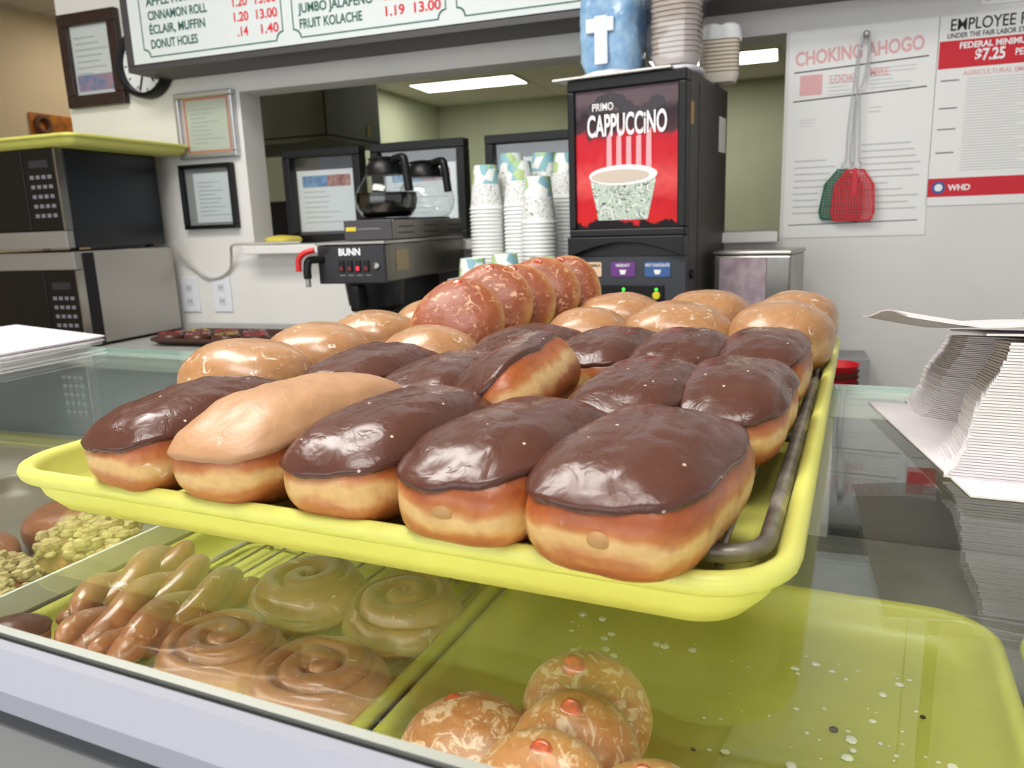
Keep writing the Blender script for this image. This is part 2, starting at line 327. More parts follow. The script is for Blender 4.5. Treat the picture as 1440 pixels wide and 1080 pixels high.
def blob(a, b, c, eh=2, ev=2, seed=0, amp=.002, nu=48, nv=28, flat=.86):
    R = []
    for i in range(nv+1):
        ph = pi*min(max(i/nv, .004), .996); row = []
        for j in range(nu):
            q = shape(sup(a, b, c, eh, ev, 2*pi*j/nu, ph), a, b, c, seed, amp)
            if q.z < -flat*c: q.z = -flat*c+(q.z+flat*c)*.25
            q.z += c*(flat+.25*(1-flat)); row.append(q)
        R.append(row)
    return rows(list(reversed(R)))
def capshell(a, b, c, eh, ev, seed, amp, edge_deg, wave, nu=64, nv=22, flat=.86, thick=.0021):
    R = []
    for i in range(nv+1):
        u = i/nv; row = []
        for j in range(nu):
            th = 2*pi*j/nu; d = (cos(th), sin(th), 0)
            pe = rad(edge_deg - (5*cos(th) if b > 1.5*a else 0) + wave*(nz((cos(th)*1.2, sin(th)*1.2, seed), 1.3, seed)+.5*nz((cos(th)*3, sin(th)*3, seed), 1.3, seed)))
            ph = max(.004, u*pe)
            q = shape(sup(a, b, c, eh, ev, th, ph), a, b, c, seed, amp)
            n = Vector((q.x/a**2, q.y/b**2, q.z/c**2)).normalized()
            k = thick*(1+.35*max(0, (u-.8)/.2)) if u < .97 else thick*.15
            k += .0009*nz((q.x, q.y, q.z), 120, seed+2)*(1 if u < .9 else 0)
            if u >= .999: k = -.0012
            q += n*k; q.z += c*(flat+.25*(1-flat)); row.append(q)
        R.append(row)
    return rows(list(reversed(R)), True, False, True)

LJ = [(0, (128, 62, 28)), (.14, (156, 78, 34)), (.25, (180, 108, 54)), (.34, (214, 172, 112)), (.42, (216, 178, 120)), (.49, (186, 114, 58)), (.58, (160, 82, 38)), (1, (152, 76, 36))]
def long_john(x, y, label, a=.0375, b=.068, c=.0275, seed=1, maple=False, rz=0, roll=0, z=0, pitch=0, edge=71, wave=6, hole=True):
    o = empty('maple_long_john' if maple else 'chocolate_long_john', (x, y, ZJ+.0012+z), 0, label, 'long john', None if maple else 'chocolate iced long johns on the yellow tray', rot=(rad(pitch), rad(roll), rad(rz)))
    dm = dough('long_john_dough', .054, LJ, .42, .15, .12)
    im = icing('maple_icing', (188, 144, 106), (168, 124, 88), .4, (228, 200, 160), .15) if maple else icing('chocolate_icing', (92, 56, 46), (78, 44, 36), .24, bump=.15)
    obj('dough', blob(a, b, c, 3.7, 2.45, seed, .0023), dm, o, smooth=True)
    obj('icing', capshell(a, b, c, 3.7, 2.45, seed, .0023, edge, wave), im, o, smooth=True, label='tan maple icing' if maple else 'dark chocolate icing')
    if hole:
        r = random.Random(seed); hx = r.uniform(-.008, .010)
        obj('cream_filling', blob(.0052, .0022, .0034, 2, 2, seed, .0022, 16, 10), mat('custard', (176, 132, 82), .5), o, loc=(hx, -b+.0012, .021), smooth=True, label='pale cream at the filling hole')
    return o
# front row
long_john(.111, .062, 'chocolate iced long john at the left end of the front row beside the tan one', a=.035, seed=11, rz=-4, edge=78)
long_john(.1785, .072, 'tan maple iced long john in the front row, the only one not chocolate', a=.0375, b=.077, c=.0295, seed=23, maple=True, rz=-3, edge=82)
long_john(.2495, .067, 'chocolate iced long john in the front row right beside the tan maple one', a=.0355, b=.069, seed=31, rz=-3, edge=79)
long_john(.3205, .059, 'chocolate iced long john in the front row, second from the bare wire rack corner', a=.038, b=.069, seed=47, rz=-3)
long_john(.3905, .052, 'largest chocolate long john at the right front corner overhanging the tray rim', a=.0405, b=.068, c=.0285, seed=53, rz=-4)
# second row
long_john(.140, .205, 'chocolate long john mostly hidden behind the tan maple one', seed=61, rz=-3, hole=False)
long_john(.216, .188, 'chocolate long john in second row with short left gap to the tilted one', a=.036, seed=67, rz=-3, hole=False)
long_john(.282, .180, 'chocolate long john rolled onto its side showing its pale yellow flank', a=.035, b=.069, c=.027, seed=71, rz=7, roll=-36, z=.015, edge=70, hole=False)
long_john(.3505, .187, 'chocolate long john right of the one lying tilted on its side', a=.036, seed=79, rz=-4, hole=False)
long_john(.4065, .206, 'chocolate long john along right rack bar with a bright white shine, second row', a=.034, seed=83, rz=-2, edge=79)
# third row
long_john(.212, .335, 'chocolate long john just in front of the standing filled doughnuts', seed=91, rz=-4, hole=False)
long_john(.285, .335, 'chocolate long john, third row, behind the rolled over one', a=.036, seed=97, rz=-4, hole=False)
long_john(.347, .333, 'chocolate long john, third row, between two glazed buns and the second row', a=.036, seed=101, rz=-4, hole=False)
long_john(.409, .345, 'chocolate long john at the right end of the third row, before the glazed buns', a=.034, seed=103, rz=-2, hole=False)

GL = [(0, (150, 84, 42)), (.18, (168, 104, 56)), (.36, (206, 162, 104)), (.48, (210, 176, 124)), (.6, (190, 144, 98)), (.72, (176, 128, 86)), (1, (174, 130, 90))]
glz = dough('glazed_dough', .058, GL, .36, .35, .5, .1, fscale=95)
def bun(x, y, label, a=.052, b=.05, c=.0325, seed=1, rz=0, z=0):
    o = empty('glazed_bun', (x, y, ZJ+.0012+z), 0, label, 'doughnut', 'plain glazed round doughnuts on the yellow tray', rot=(0, 0, rad(rz)))
    obj('dough', blob(a, b, c, 2.2, 2.15, seed, .0022), glz, o, smooth=True)
    return o
bun(.036, .176, 'glazed bun at far left directly behind the first chocolate long john', a=.051, b=.047, seed=3)
bun(.034, .268, 'glazed bun second from the left, behind the leftmost bun', a=.048, b=.046, seed=5)
bun(.026, .366, 'glazed bun half hidden between left buns and the leaning doughnut', a=.046, b=.045, seed=7)
bun(.128, .302, 'glazed bun in front of the foremost leaning filled doughnut', a=.045, b=.043, c=.030, seed=9)
bun(.036, .468, 'glazed bun at the rear left beside the leaning filled doughnuts', a=.044, b=.043, seed=13)
bun(.228, .447, 'glazed bun just right of the leaning filled doughnuts, nearest that row', a=.044, b=.042, c=.030, seed=15)
bun(.312, .470, 'glazed bun in the middle of the row behind the chocolate ones', a=.054, b=.05, seed=17)
bun(.408, .468, 'largest glazed bun at the right rim with a pale fried side showing', a=.0465, b=.054, c=.034, seed=19)
bun(.226, .565, 'glazed bun in back row before the drink machine buttons', a=.054, b=.046, seed=21)
bun(.318, .592, 'glazed bun in the back row before the steel box', a=.05, b=.047, seed=25)
bun(.412, .585, 'glazed bun at the rear right corner of the yellow tray', a=.043, b=.052, seed=27)

FD = [(0, (140, 68, 38)), (.3, (166, 92, 50)), (.42, (206, 156, 96)), (.52, (214, 174, 114)), (.62, (188, 130, 76)), (.75, (150, 80, 44)), (1, (138, 66, 38))]
fil = dough('filled_dough', .05, FD, .25, .9, .75, .2, (244, 226, 210), 55)
def filled(loc, rot, label, R=.046, c=.0255, seed=1, group='jelly filled doughnuts leaning in a row', hang=(0, .043), low=False):
    o = empty('filled_doughnut', loc, 0, label, 'doughnut', group, rot=rot)
    v, f = blob(R, R, c, 2, 2.3, seed, .0022); v = [Vector((p[0], p[1], p[2]-c*.9)) for p in v]
    d = obj('dough', (v, f), fil3 if low else fil2, o, smooth=True)
    t = math.atan2(hang[1], hang[0]); rr = R*.74
    obj('jelly_filling', blob(.0065, .006, .0018, 2, 2, seed, .0014, 16, 10), mat('red_jelly', (206, 84, 44), .2, coat=.6, var=.3, vscale=300), o, loc=(rr*cos(t), rr*sin(t), c*.60), rot=(0, 0, t), smooth=True, label='orange red jelly at the filling hole')
    return o
fil2 = dough('filled_dough_centred', .05, [(p, c) for p, c in FD], .5, .12, .9, .3, (214, 170, 136), 110)
fil3 = dough('filled_dough_low', .05, [(0, (170, 104, 58)), (.3, (188, 128, 76)), (.42, (214, 172, 112)), (.52, (220, 186, 128)), (.62, (206, 156, 98)), (.75, (184, 128, 74)), (1, (172, 114, 66))], .4, .3, 1.3, .3, (236, 214, 188), 110)
for n in list(fil2.node_tree.nodes)+list(fil3.node_tree.nodes):
    if n.bl_idname == 'ShaderNodeMapRange' and abs(n.inputs[2].default_value-.05) < 1e-6: n.inputs[1].default_value = -.025; n.inputs[2].default_value = .025
for k, (x, y, zc, tilt, yaw, lab) in enumerate([
    (.113, .385, .049, 52, 14, 'foremost leaning filled doughnut, its glazed face turned to the front'),
    (.122, .442, .058, 66, 10, 'second leaning filled doughnut with an orange jelly spot at its top'),
    (.128, .490, .054, 70, 8, 'third leaning filled doughnut, a thin flaky slice between two others'),
    (.138, .540, .059, 72, 6, 'fourth leaning filled doughnut with red jelly at its top'),
    (.146, .592, .057, 74, 4, 'rearmost leaning filled doughnut nearest the drink machine')]):
    filled((x, y, ZJ+zc), (rad(tilt), 0, rad(yaw)), lab, .047, .0225, 31+k)

# ------------------------------------------------------------------ goods under the glass
ZR = Z0-.138
lowtray = mat('lime_plastic_low', (198, 198, 88), 0.4, var=.08, vscale=10)
tray('display_tray', .332, .365, .0275, .04, (.237, -.072, ZR), 0, 'lime yellow tray under the glass with few filled doughnuts and many crumbs', lowtray, 'yellow trays inside the display case')
tray('display_tray', .314, .365, .0275, .04, (-.082, -.072, ZR), 0, 'lime yellow tray under the glass full of cinnamon rolls and twists', lowtray, 'yellow trays inside the display case')
tray('display_tray', .332, .365, .0275, .04, (.577, -.072, ZR), 0, 'lime yellow tray at the far right under the glass, only its corner seen', lowtray, 'yellow trays inside the display case')
tray('display_tray', .36, .365, .0275, .04, (-.4475, -.072, ZR), 0, 'grey metal tray at the far left under the glass holding nut topped doughnuts', mat('pan_grey', (134, 128, 116), .45, .3))
zf = ZR-.0235
e = empty('cooling_rack', (0.075, .11, zf), 0, 'wire rack under the cinnamon rolls in the left glass covered tray', 'rack')
for k in range(12):
    x = -.121+k*.022; obj('wire', tube([(x, -.135, .006), (x, .135, .006)], .0013, 6), chrome, e, smooth=True)
obj('frame', tube([(x, y, .0052) for x, y in rrect(-.124, .124, -.138, .138, .012, 4)], .0024, 8, True), chrome, e, smooth=True)
for x in (-.1, .1):
    for y in (-.138, .138): obj('foot', tube([(x, y, .005), (x, y, -.0005)], .002, 6), chrome, e)
zk = zf+.0082
RL = [(0, (200, 146, 98)), (.2, (212, 184, 138)), (.4, (198, 158, 112)), (.6, (166, 120, 80)), (.8, (158, 112, 74)), (1, (168, 120, 80))]
rollm = dough('cinnamon_dough', .034, RL, .3, .6, .3, .15)
def roll(x, y, label, R=.05, seed=1, turn=0):
    o = empty('cinnamon_roll', (x, y, zk), rad(turn), label, 'cinnamon roll', 'cinnamon rolls under the glass')
    nu, nr = 110, 56; RR = []
    def hz(r, t):
        u = r/R; ph = (u*2.5 - t/(2*pi)) % 1.0; g = (1-abs(2*ph-1)**3.6)
        base = .029*(1-max(0, (u-.55)/.45)**2.6*.85)*(1-.10*(1-u)) + .004*(1-u)
        gd = .007*(1 if u < .9 else max(0, (1-u)/.1))
        return base - gd*(1-g) + .0016*nz((r*cos(t), r*sin(t), 0), 40, seed)
    for i in range(nr+1):
        r = R*(i/nr)*.985+.0002; RR.append([Vector((r*cos(2*pi*j/nu)*(1+.03*sin(2*pi*j/nu*2+seed)), r*sin(2*pi*j/nu), hz(r, 2*pi*j/nu))) for j in range(nu)])
    for rr, z in ((1.0, .006), (.985, .002), (.94, .0)): RR.append([Vector((R*rr*cos(2*pi*j/nu)*(1+.03*sin(2*pi*j/nu*2+seed)), R*rr*sin(2*pi*j/nu), z)) for j in range(nu)])
    obj('bun', rows(list(reversed(RR)), True, True, True), rollm, o, smooth=True)
roll(.096, .065, 'cinnamon roll under the glass nearest the twists, front left of four', .0445, 3, 40)
roll(.1800, .060, 'cinnamon roll at the front beside the divider between the two trays', .0465, 5, 100)
roll(.094, .158, 'pale cinnamon roll behind the front left one, under the tray edge', .0465, 7, 200)
roll(.181, .158, 'pale cinnamon roll at the rear right, partly under the tray edge', .0455, 9, 300)
twm = dough('twist_dough', .034, [(0, (150, 92, 56)), (.3, (162, 106, 68)), (.55, (172, 122, 80)), (1, (156, 102, 66))], .3, .6, .45, .15)
def twist(x, y, L, label, seed, rz=0, r=.0120):
    o = empty('twist_doughnut', (x, y, zk+.0185), rad(rz), label, 'twist doughnut', 'glazed twist doughnuts under the glass')
    for q in (0, pi):
        P = []
        for k in range(41):
            u = k/40; t = u*2.3*pi+q+seed; P.append((cos(t)*.0085, (u-.5)*L, sin(t)*.0065))
        obj('strand', tube(P, r, 14, rf=lambda u: r*(max(.02, 1-abs(2*u-1)**4.5))**.5), twm, o, smooth=True)
twist(-.044, .112, .125, 'glazed twist beside the dark chocolate one, ending in a round knob', .3, 6)
twist(-.003, .088, .135, 'middle glazed twist of the three under the glass', 1.4, 0)
twist(.037, .086, .130, 'glazed twist touching the front left cinnamon roll', 2.3, -4)
o = empty('chocolate_doughnut', (-.050, .010, zk), 0, 'dark chocolate iced doughnut in the corner left of the twists', 'doughnut')
obj('dough', blob(.018, .034, .017, 2.4, 2.2, 77, .0015), dough('long_john_dough', .054, LJ), o, smooth=True); obj('icing', capshell(.018, .034, .017, 2.4, 2.2, 77, .0015, 80, 14), MATS['chocolate_icing'], o, smooth=True)
# divider
obj('shelf_divider', box(-.0865, -.0835, -.06, .31, ZR+.001, ZR+.019), mat('divider_plastic', (214, 220, 206), .3), label='thin pale upright divider between nut topped doughnuts and the twists', cat='divider')
# nut topped doughnuts
frit = dough('fritter_dough', .04, [(0, (150, 88, 52)), (.5, (168, 108, 70)), (1, (158, 96, 60))], .4, .4, .3, .3)
nutm = mat('chopped_nuts', (204, 192, 130), .6, var=.5, vscale=160, rgb2=(164, 140, 84))
def fritter(x, y, label, seed, nuts=True, a=.045, c=.02):
    o = empty('nut_doughnut' if nuts else 'glazed_fritter', (x, y, zf+.001), 0, label, 'doughnut')
    obj('dough', blob(a, a, c, 2, 2.2, seed, .004), frit, o, smooth=True)
    if nuts:
        r = random.Random(seed); parts = []
        for k in range(170):
            t = r.uniform(0, 2*pi); q = a*.93*math.sqrt(r.random()); s = r.uniform(.0032, .0085)
            z = c*.95+c*math.sqrt(max(0, 1-(q/a)**2))*.95+r.uniform(-.001, .004)
            v, f = blob(s, s*r.uniform(.5, .9), s*r.uniform(.4, .8), 2.5, 2.5, k, .001, 6, 4); ca, sa = cos(t*3), sin(t*3)
            parts.append(([(p[0]*ca-p[1]*sa+q*cos(t), p[0]*sa+p[1]*ca+q*sin(t), p[2]+z) for p in v], f))
        obj('nut_topping', join(*parts), nutm, o, kind='stuff', label='pale yellow chopped nut topping')
fritter(-.144, .152, 'doughnut heaped with pale chopped nuts under the tray corner', 5)
fritter(-.150, .058, 'nut sprinkled doughnut at the left frame edge beside the divider', 8, True)
fritter(-.232, .195, 'plain brown doughnut behind the nut topped ones at far left', 12, False)
fritter(-.245, .098, 'brown fritter at the left frame edge left of the nut topped ones', 15, False)
# few filled doughnuts in the right lower tray
GF = 'filled doughnuts left in the glass covered tray'
filled((.3015, .029, zf+.022), (rad(30), rad(-12), rad(24)), 'filled doughnut lying alone at the left rim of the crumb strewn tray', .038, .022, 61, GF, (-.004, .04), True)
filled((.350, .072, zf+.0345), (rad(62), rad(4), rad(10)), 'rear filled doughnut of the leaning trio under the glass, dark hole on top', .0345, .019, 63, GF, (-.012, .04), True)
filled((.356, .036, zf+.034), (rad(60), rad(2), rad(8)), 'middle filled doughnut of the leaning trio under the glass', .0345, .019, 65, GF, (-.003, .04), True)
filled((.353, .003, zf+.0335), (rad(58), 0, rad(8)), 'front filled doughnut of the leaning trio under the glass', .0345, .019, 67, GF, (-.001, .04), True)
filled((.402, .004, zf+.030), (rad(50), 0, rad(12)), 'filled doughnut cut by the bottom frame edge beside the trio', .0345, .019, 69, GF, (-.004, .04), True)
r = random.Random(4); parts = []
for k in range(150):
    s = r.choice([.0007, .001, .0014, .0022, .003]); x, y = r.uniform(.275, .535), r.uniform(-.03, .24)
    v, f = blob(s, s*r.uniform(.5, 1), s*.4, 2.5, 2.5, k, s*.2, 7, 4); parts.append(([(p[0]+x, p[1]+y, p[2]+zf-.0005) for p in v], f))
obj('glaze_crumbs', join(*parts), mat('sugar_flake', (240, 240, 222), .4), label='white sugar glaze flakes scattered over the crumb strewn tray', cat='crumbs', kind='stuff')
parts = []
for x, y, s in [(.472, .158, .0026), (.470, .062, .0030), (.478, .070, .0022), (.408, .085, .0022), (.463, .075, .001), (.40, .112, .0015), (.52, .19, .0016)]:
    v, f = blob(s, s*.7, s*.6, 2.5, 2.5, 3, s*.2, 8, 5); parts.append(([(p[0]+x, p[1]+y, p[2]+zf-.0005) for p in v], f))
obj('chocolate_crumbs', join(*parts), mat('dark_crumb', (70, 48, 30), .5), label='dark brown crumbs lying among the white flakes', cat='crumbs', kind='stuff')

# ------------------------------------------------------------------ flat cartons, right and left
cart = mat('carton_board', (222, 216, 220), .6, var=.03, vscale=40)
OUT = [(0, 0), (.30, 0), (.30, .225), (-.012, .225), (-.010, .175), (-.004, .155), (.020, .142), (.020, .086), (.002, .070), (.004, .03)]
nS = 46
for k in range(nS):
    u = k/(nS-1); r = random.Random(100+k)
    dx = .027*u**.8+.002*sin(u*9)+r.uniform(-.0007, .0007); dy = r.uniform(-.0003, .0003)
    t0 = .00158
    V, F = prismz(OUT, 0, t0); V = [(x, y, z if z == 0 else z-.0030*max(0, y)) for x, y, z in V]
    o = obj('folded_carton', (V, F), cart, loc=(.527+dx, .253+dy, 1.0685+k*.00188), rot=(-rad(7.0)*u, 0, 0), label='white flat folded carton in the tall stack on the right of the glass', cat='folded carton', group='flat white cartons stacked on the right')
def sheet(name, x0, x1, y0, y1, zf_, label, cat, loc, nx=24, ny=12, th=.0012, rot=(0, 0, 0), m=cart, skew=0, group=None):
    V, F = [], []
    for s in (0, 1):
        for j in range(ny+1):
            for i in range(nx+1):
                x = x0+(x1-x0)*i/nx; y = y0+(y1-y0)*j/ny; x2 = x+skew*(y-y0); V.append((x2, y, zf_(x, y)+s*th))
    n1 = (nx+1)*(ny+1)
    for j in range(ny):
        for i in range(nx):
            a = j*(nx+1)+i; b = a+1; c = a+nx+2; d = a+nx+1; F += [(a, d, c, b), (n1+a, n1+b, n1+c, n1+d)]
    for i in range(nx):
        a, b = i, i+1; F.append((a, b, n1+b, n1+a)); a, b = ny*(nx+1)+i, ny*(nx+1)+i+1; F.append((b, a, n1+a, n1+b))
    for j in range(ny):
        a, b = j*(nx+1), (j+1)*(nx+1); F.append((b, a, n1+a, n1+b)); a, b = a+nx, b+nx; F.append((a, b, n1+b, n1+a))
    return obj(name, (V, F), m, loc=loc, rot=rot, smooth=True, auto=40, label=label, cat=cat, group=group)
ztop = 1.0685+46*.00188
sheet('folded_carton', -.045, .28, 0, .20, lambda x, y: .003*sin(x*26)+.0025*sin(y*30+x*14)+.0030+.24*max(0, -x), 'curled top carton whose corner juts out left over the tall white stack', 'folded carton', (.545, .255, ztop+.0042), rot=(-rad(7.0), 0, 0), skew=-.12)
sheet('folded_carton', -.01, .28, 0, .215, lambda x, y: .0012*(1+sin(x*22+1))+.0006*(1+sin(y*26)), 'wavy carton lying second from the top of the tall white stack', 'folded carton', (.553, .256, ztop+.0004), rot=(-rad(7.0), 0, 0))
sheet('folded_carton', 0, .30, 0, .23, lambda x, y: .0002, 'lowest white carton with a wide flap jutting out under the tall stack', 'folded carton', (.538, .222, 1.0672), skew=-.23, ny=6)
for k in range(5):
    r = random.Random(k+40); dx = r.uniform(-.006, .006)
    obj('folded_carton', prismz([(-.34+dx, 0), (dx, -.004), (-.012+dx, .17), (-.34+dx, .24)], 0, .0024), cart, loc=(-.605, .385, 1.0672+k*.0029), rot=(0, 0, rad(2-k*.6)), bevel=.0004, label='white flat carton in the low stack on the left end of the glass', cat='folded carton', group='flat white cartons lying on the left')
obj('ink_pen', lathe([(.0015, 0), (.004, .004), (.004, .11), (.002, .118)], 12), mat('navy_plastic', (40, 36, 84), .3), loc=(.585, .40, ztop+.0005), rot=(rad(90), 0, rad(70)), smooth=True, auto=40, label='dark blue pen tip showing behind the top carton on the right', cat='pen')

# ------------------------------------------------------------------ microwaves
def microwave(s, o, z, w, d, h, top, label, side, yaw=0):
    """front right lower corner at (s,o,z)"""
    e = empty('microwave', WP(s, o, z), A+yaw, label, 'microwave')
    obj('cabinet', box(-w, 0, .02, d, .008, h), side, e, bevel=.004)
    pn = mat('glossy_black', (15, 15, 16), .16, spec=.25)
    if top:
        obj('door', box(-w, -.125, -.005, .019, .058, h), pn, e, bevel=.002); obj('control_panel', box(-.123, -.006, -.005, .019, .058, h), pn, e, bevel=.002)
        obj('lower_trim', box(-w, 0, -.006, .019, .008, .056), mat('trim_grey', (146, 143, 140), .4, .5), e, bevel=.002)
        z1 = h-.03
    else:
        obj('door', box(-w, -.125, -.005, .019, .008, h-.052), pn, e, bevel=.002); obj('control_panel', box(-.123, -.006, -.005, .019, .008, h-.052), pn, e, bevel=.002)
        obj('upper_trim', box(-w, 0, -.006, .019, h-.05, h), mat('trim_grey', (146, 143, 140), .4, .5), e, bevel=.002)
        z1 = h-.085
    obj('edge_trim', box(-.005, 0, -.005, .019, .009 if not top else .058, h if top else h-.052), steel, e)
    if not top: obj('door_edge', box(.0002, .0012, .02, .06, .01, h-.004), blackm, e)
    obj('display_window', box(-.10, -.03, -.0056, -.0052, z1-.02, z1), mat('lcd_dark', (34, 38, 46), .2), e)
    for i in range(5):
        for j in range(4):
            obj('button', box(-.102+j*.022, -.088+j*.022, -.0062, -.0052, z1-.05-i*.026, z1-.040-i*.026), mat('key_grey', (112, 112, 120), .5), e)
    for x in (-w+.03, -.03):
        for y in (.04, d-.04): obj('foot', lathe([(.012, 0), (.012, .008)], 12), blackm, e, loc=(x, y, 0))
    return e
mwb = mat('black_enamel', (20, 22, 28), .3)
microwave(-1.868, .42, .921, .50, .37, .275, False, 'stainless sided microwave standing on the back counter under the black one', mat('grey_steel_side', (176, 172, 166), .38, .75))
microwave(-1.872, .43, 1.198, .50, .36, .278, True, 'black microwave on top of the stainless one, yellow tray above it', mwb)
tray('serving_tray', .66, .46, .032, .035, WP(-2.44, .46, 1.476+.0335), A, 'lime yellow tray lying on top of the black microwave', yel)

# ------------------------------------------------------------------ framed papers, clock, cord, outlets on the left
def bar_lines(n, w, h, seed, y=-.0004, ind=0):
    r = random.Random(seed); P = []
    for k in range(n):
        z = h-(k+.5)*h/n*1.0; x1 = w*r.uniform(.45, 1)
        P.append(([(ind, y, z), (x1, y, z), (x1, y, z+h/n*.2), (ind, y, z+h/n*.2)], [(0, 1, 2, 3)]))
    return join(*P)
def framed(name, s0, s1, z0, z1, fw, fd, fm, mm, pin, label, cat, o0=.002, pap=paper, tilt=0, border=None, base_o=None, yaw=0):
    w, h = s1-s0, z1-z0
    e = empty(name, WP(s0, o0, z0), A+yaw, label, cat)
    obj('frame', join(box(0, w, -fd, 0, 0, fw), box(0, w, -fd, 0, h-fw, h), box(0, fw, -fd, 0, fw, h-fw), box(w-fw, w, -fd, 0, fw, h-fw)), fm, e, bevel=.003)
    obj('backing', box(fw*.8, w-fw*.8, -.006, -.001, fw*.8, h-fw*.8), mm, e)
    a, b, c, d = pin
    p = obj('paper', box(w*a, w*b, -.0085, -.0062, h*c, h*d), pap, e, rot=(0, rad(tilt), 0))
    if border: obj('border', box(w*(a-.045), w*(b+.045), -.0061, -.006, h*(c-.045), h*(d+.045)), border, e)
    lw, lh = w*(b-a)*.8, h*(d-c)*.75
    l = obj('printed_lines', bar_lines(9, lw, lh, int(w*1000)), mat('faint_ink', (190, 192, 196), .8), p, loc=(w*(a+(b-a)*.1), -.0088, h*(c+(d-c)*.1)))
    obj('pane', box(fw*.9, w-fw*.9, -fd*.6-.0012, -fd*.6, fw*.9, h-fw*.9), clear, e)
    return e
dwood = mat('dark_wood', (52, 34, 30), .35, var=.3, vscale=40)
fe = framed('framed_certificate', -2.25, -2.008, 1.654, 1.942, .038, .022, dwood, paper, (.14, .86, .12, .88), 'dark brown framed certificate hanging at the left corner of the wall', 'framed certificate')
obj('photo_strip', box(.045, .20, -.0095, -.0087, .05, .10), mat('pink_blue_print', (190, 150, 170), .6, var=.6, vscale=30, rgb2=(110, 140, 190)), fe)
framed('framed_certificate', -1.82, -1.600, 1.466, 1.664, .016, .02, mat('silver_frame', (196, 198, 200), .3, .8), mat('mat_board', (230, 214, 206), .7), (.16, .86, .12, .88), 'silver framed permit with an orange bordered sheet above the small black frame', 'framed permit', pap=mat('greenish_paper', (216, 222, 206), .7), border=mat('salmon', (232, 150, 126), .7), tilt=0)
framed('framed_certificate', -1.832, -1.628, 1.247, 1.449, .013, .024, black, mat('grey_mat', (170, 168, 164), .7), (.22, .98, .1, .86), 'small black framed certificate below the silver framed one', 'framed certificate', tilt=0)
e = empty('wall_clock', WP(-1.918, .003, 1.762), A, 'round black rimmed wall clock half hidden behind the menu board', 'clock')
q = lathe([(.102, 0), (.102, .03), (.097, .036), (.086, .034), (.084, .012)], 48)
obj('rim', q, black, e, rot=(pi/2, 0, 0), smooth=True, auto=40); obj('face', lathe([(.0855, .012), (.0855, .014)], 40), paper, e, rot=(pi/2, 0, 0))
obj('hand', box(-.003, .003, -.017, -.016, -.01, .06), black, e, rot=(0, rad(150), 0)); obj('hand', box(-.0025, .0025, -.019, -.018, -.01, .08), black, e, rot=(0, rad(200), 0))
obj('tick_marks', join(*[([((r0)*cos(t)+w*sin(t), -.0146, r0*sin(t)-w*cos(t)) for r0, w in ((.070, -.002), (.080, -.002), (.080, .002), (.070, .002))], [(0, 1, 2, 3)]) for t in [k*pi/6 for k in range(12)]]), black, e)
def outlet(s, z, label):
    e = empty('wall_outlet', WP(s, .001, z), A, label, 'outlet')
    obj('cover_plate', box(-.036, .036, -.005, 0, -.058, .058), mat('outlet_white', (224, 226, 232), .4), e, bevel=.002)
    for k in (-.022, .022):
        p = obj('socket', box(-.013, .013, -.0065, -.0052, k-.012, k+.012), mat('socket_grey', (206, 208, 214), .4), e, bevel=.001)
        obj('slot', join(box(-.006, -.004, -.007, -.0066, k-.004, k+.005), box(.004, .006, -.007, -.0066, k-.004, k+.005)), black, p)
outlet(-1.73, 1.036, 'white wall outlet below the grey power cord'); outlet(-1.86, 1.035, 'wall outlet close beside the stainless microwave')
def spline(pts, n=8):
    P = [Vector(p) for p in pts]; out = []
    for i in range(len(P)-1):
        a, b, c, d = P[max(i-1, 0)], P[i], P[i+1], P[min(i+2, len(P)-1)]
        for k in range(n):
            t = k/n; out.append(.5*((2*b)+(c-a)*t+(2*a-5*b+4*c-d)*t*t+(3*b-a-3*c+d)*t**3))
    return out+[P[-1]]
obj('power_cord', tube(spline([WP(s, o, z) for s, o, z in [(-1.865, .05, 1.21), (-1.85, .03, 1.16), (-1.83, .012, 1.125), (-1.78, .010, 1.092), (-1.725, .010, 1.092), (-1.68, .012, 1.12), (-1.655, .03, 1.165), (-1.62, .06, 1.195), (-1.54, .05, 1.1965), (-1.40, .02, 1.1965)]]), .0042, 8), mat('cord_grey', (176, 174, 168), .5), smooth=True, label='grey power cord looping along the wall from the microwave to the sill', cat='cord')
e = empty('wall_plaque', WP(-4.399, -1.80, 1.93), A+pi/2, 'orange wooden plaque with dark rope shape on the beige wall', 'plaque')
# ---- plaque lies on the side wall, facing +s
obj('board', box(-.17, .17, -.016, -.001, -.07, .07), mat('orange_wood', (206, 122, 36), .5, var=.3, vscale=20), e); obj('rope_ornament', tube([(-.1+.045*cos(t), -.03, .045*sin(t)) for t in [k*pi/10 for k in range(20)]], .015, 8, True), mat('brown_rope', (96, 58, 32), .7), e, smooth=True)

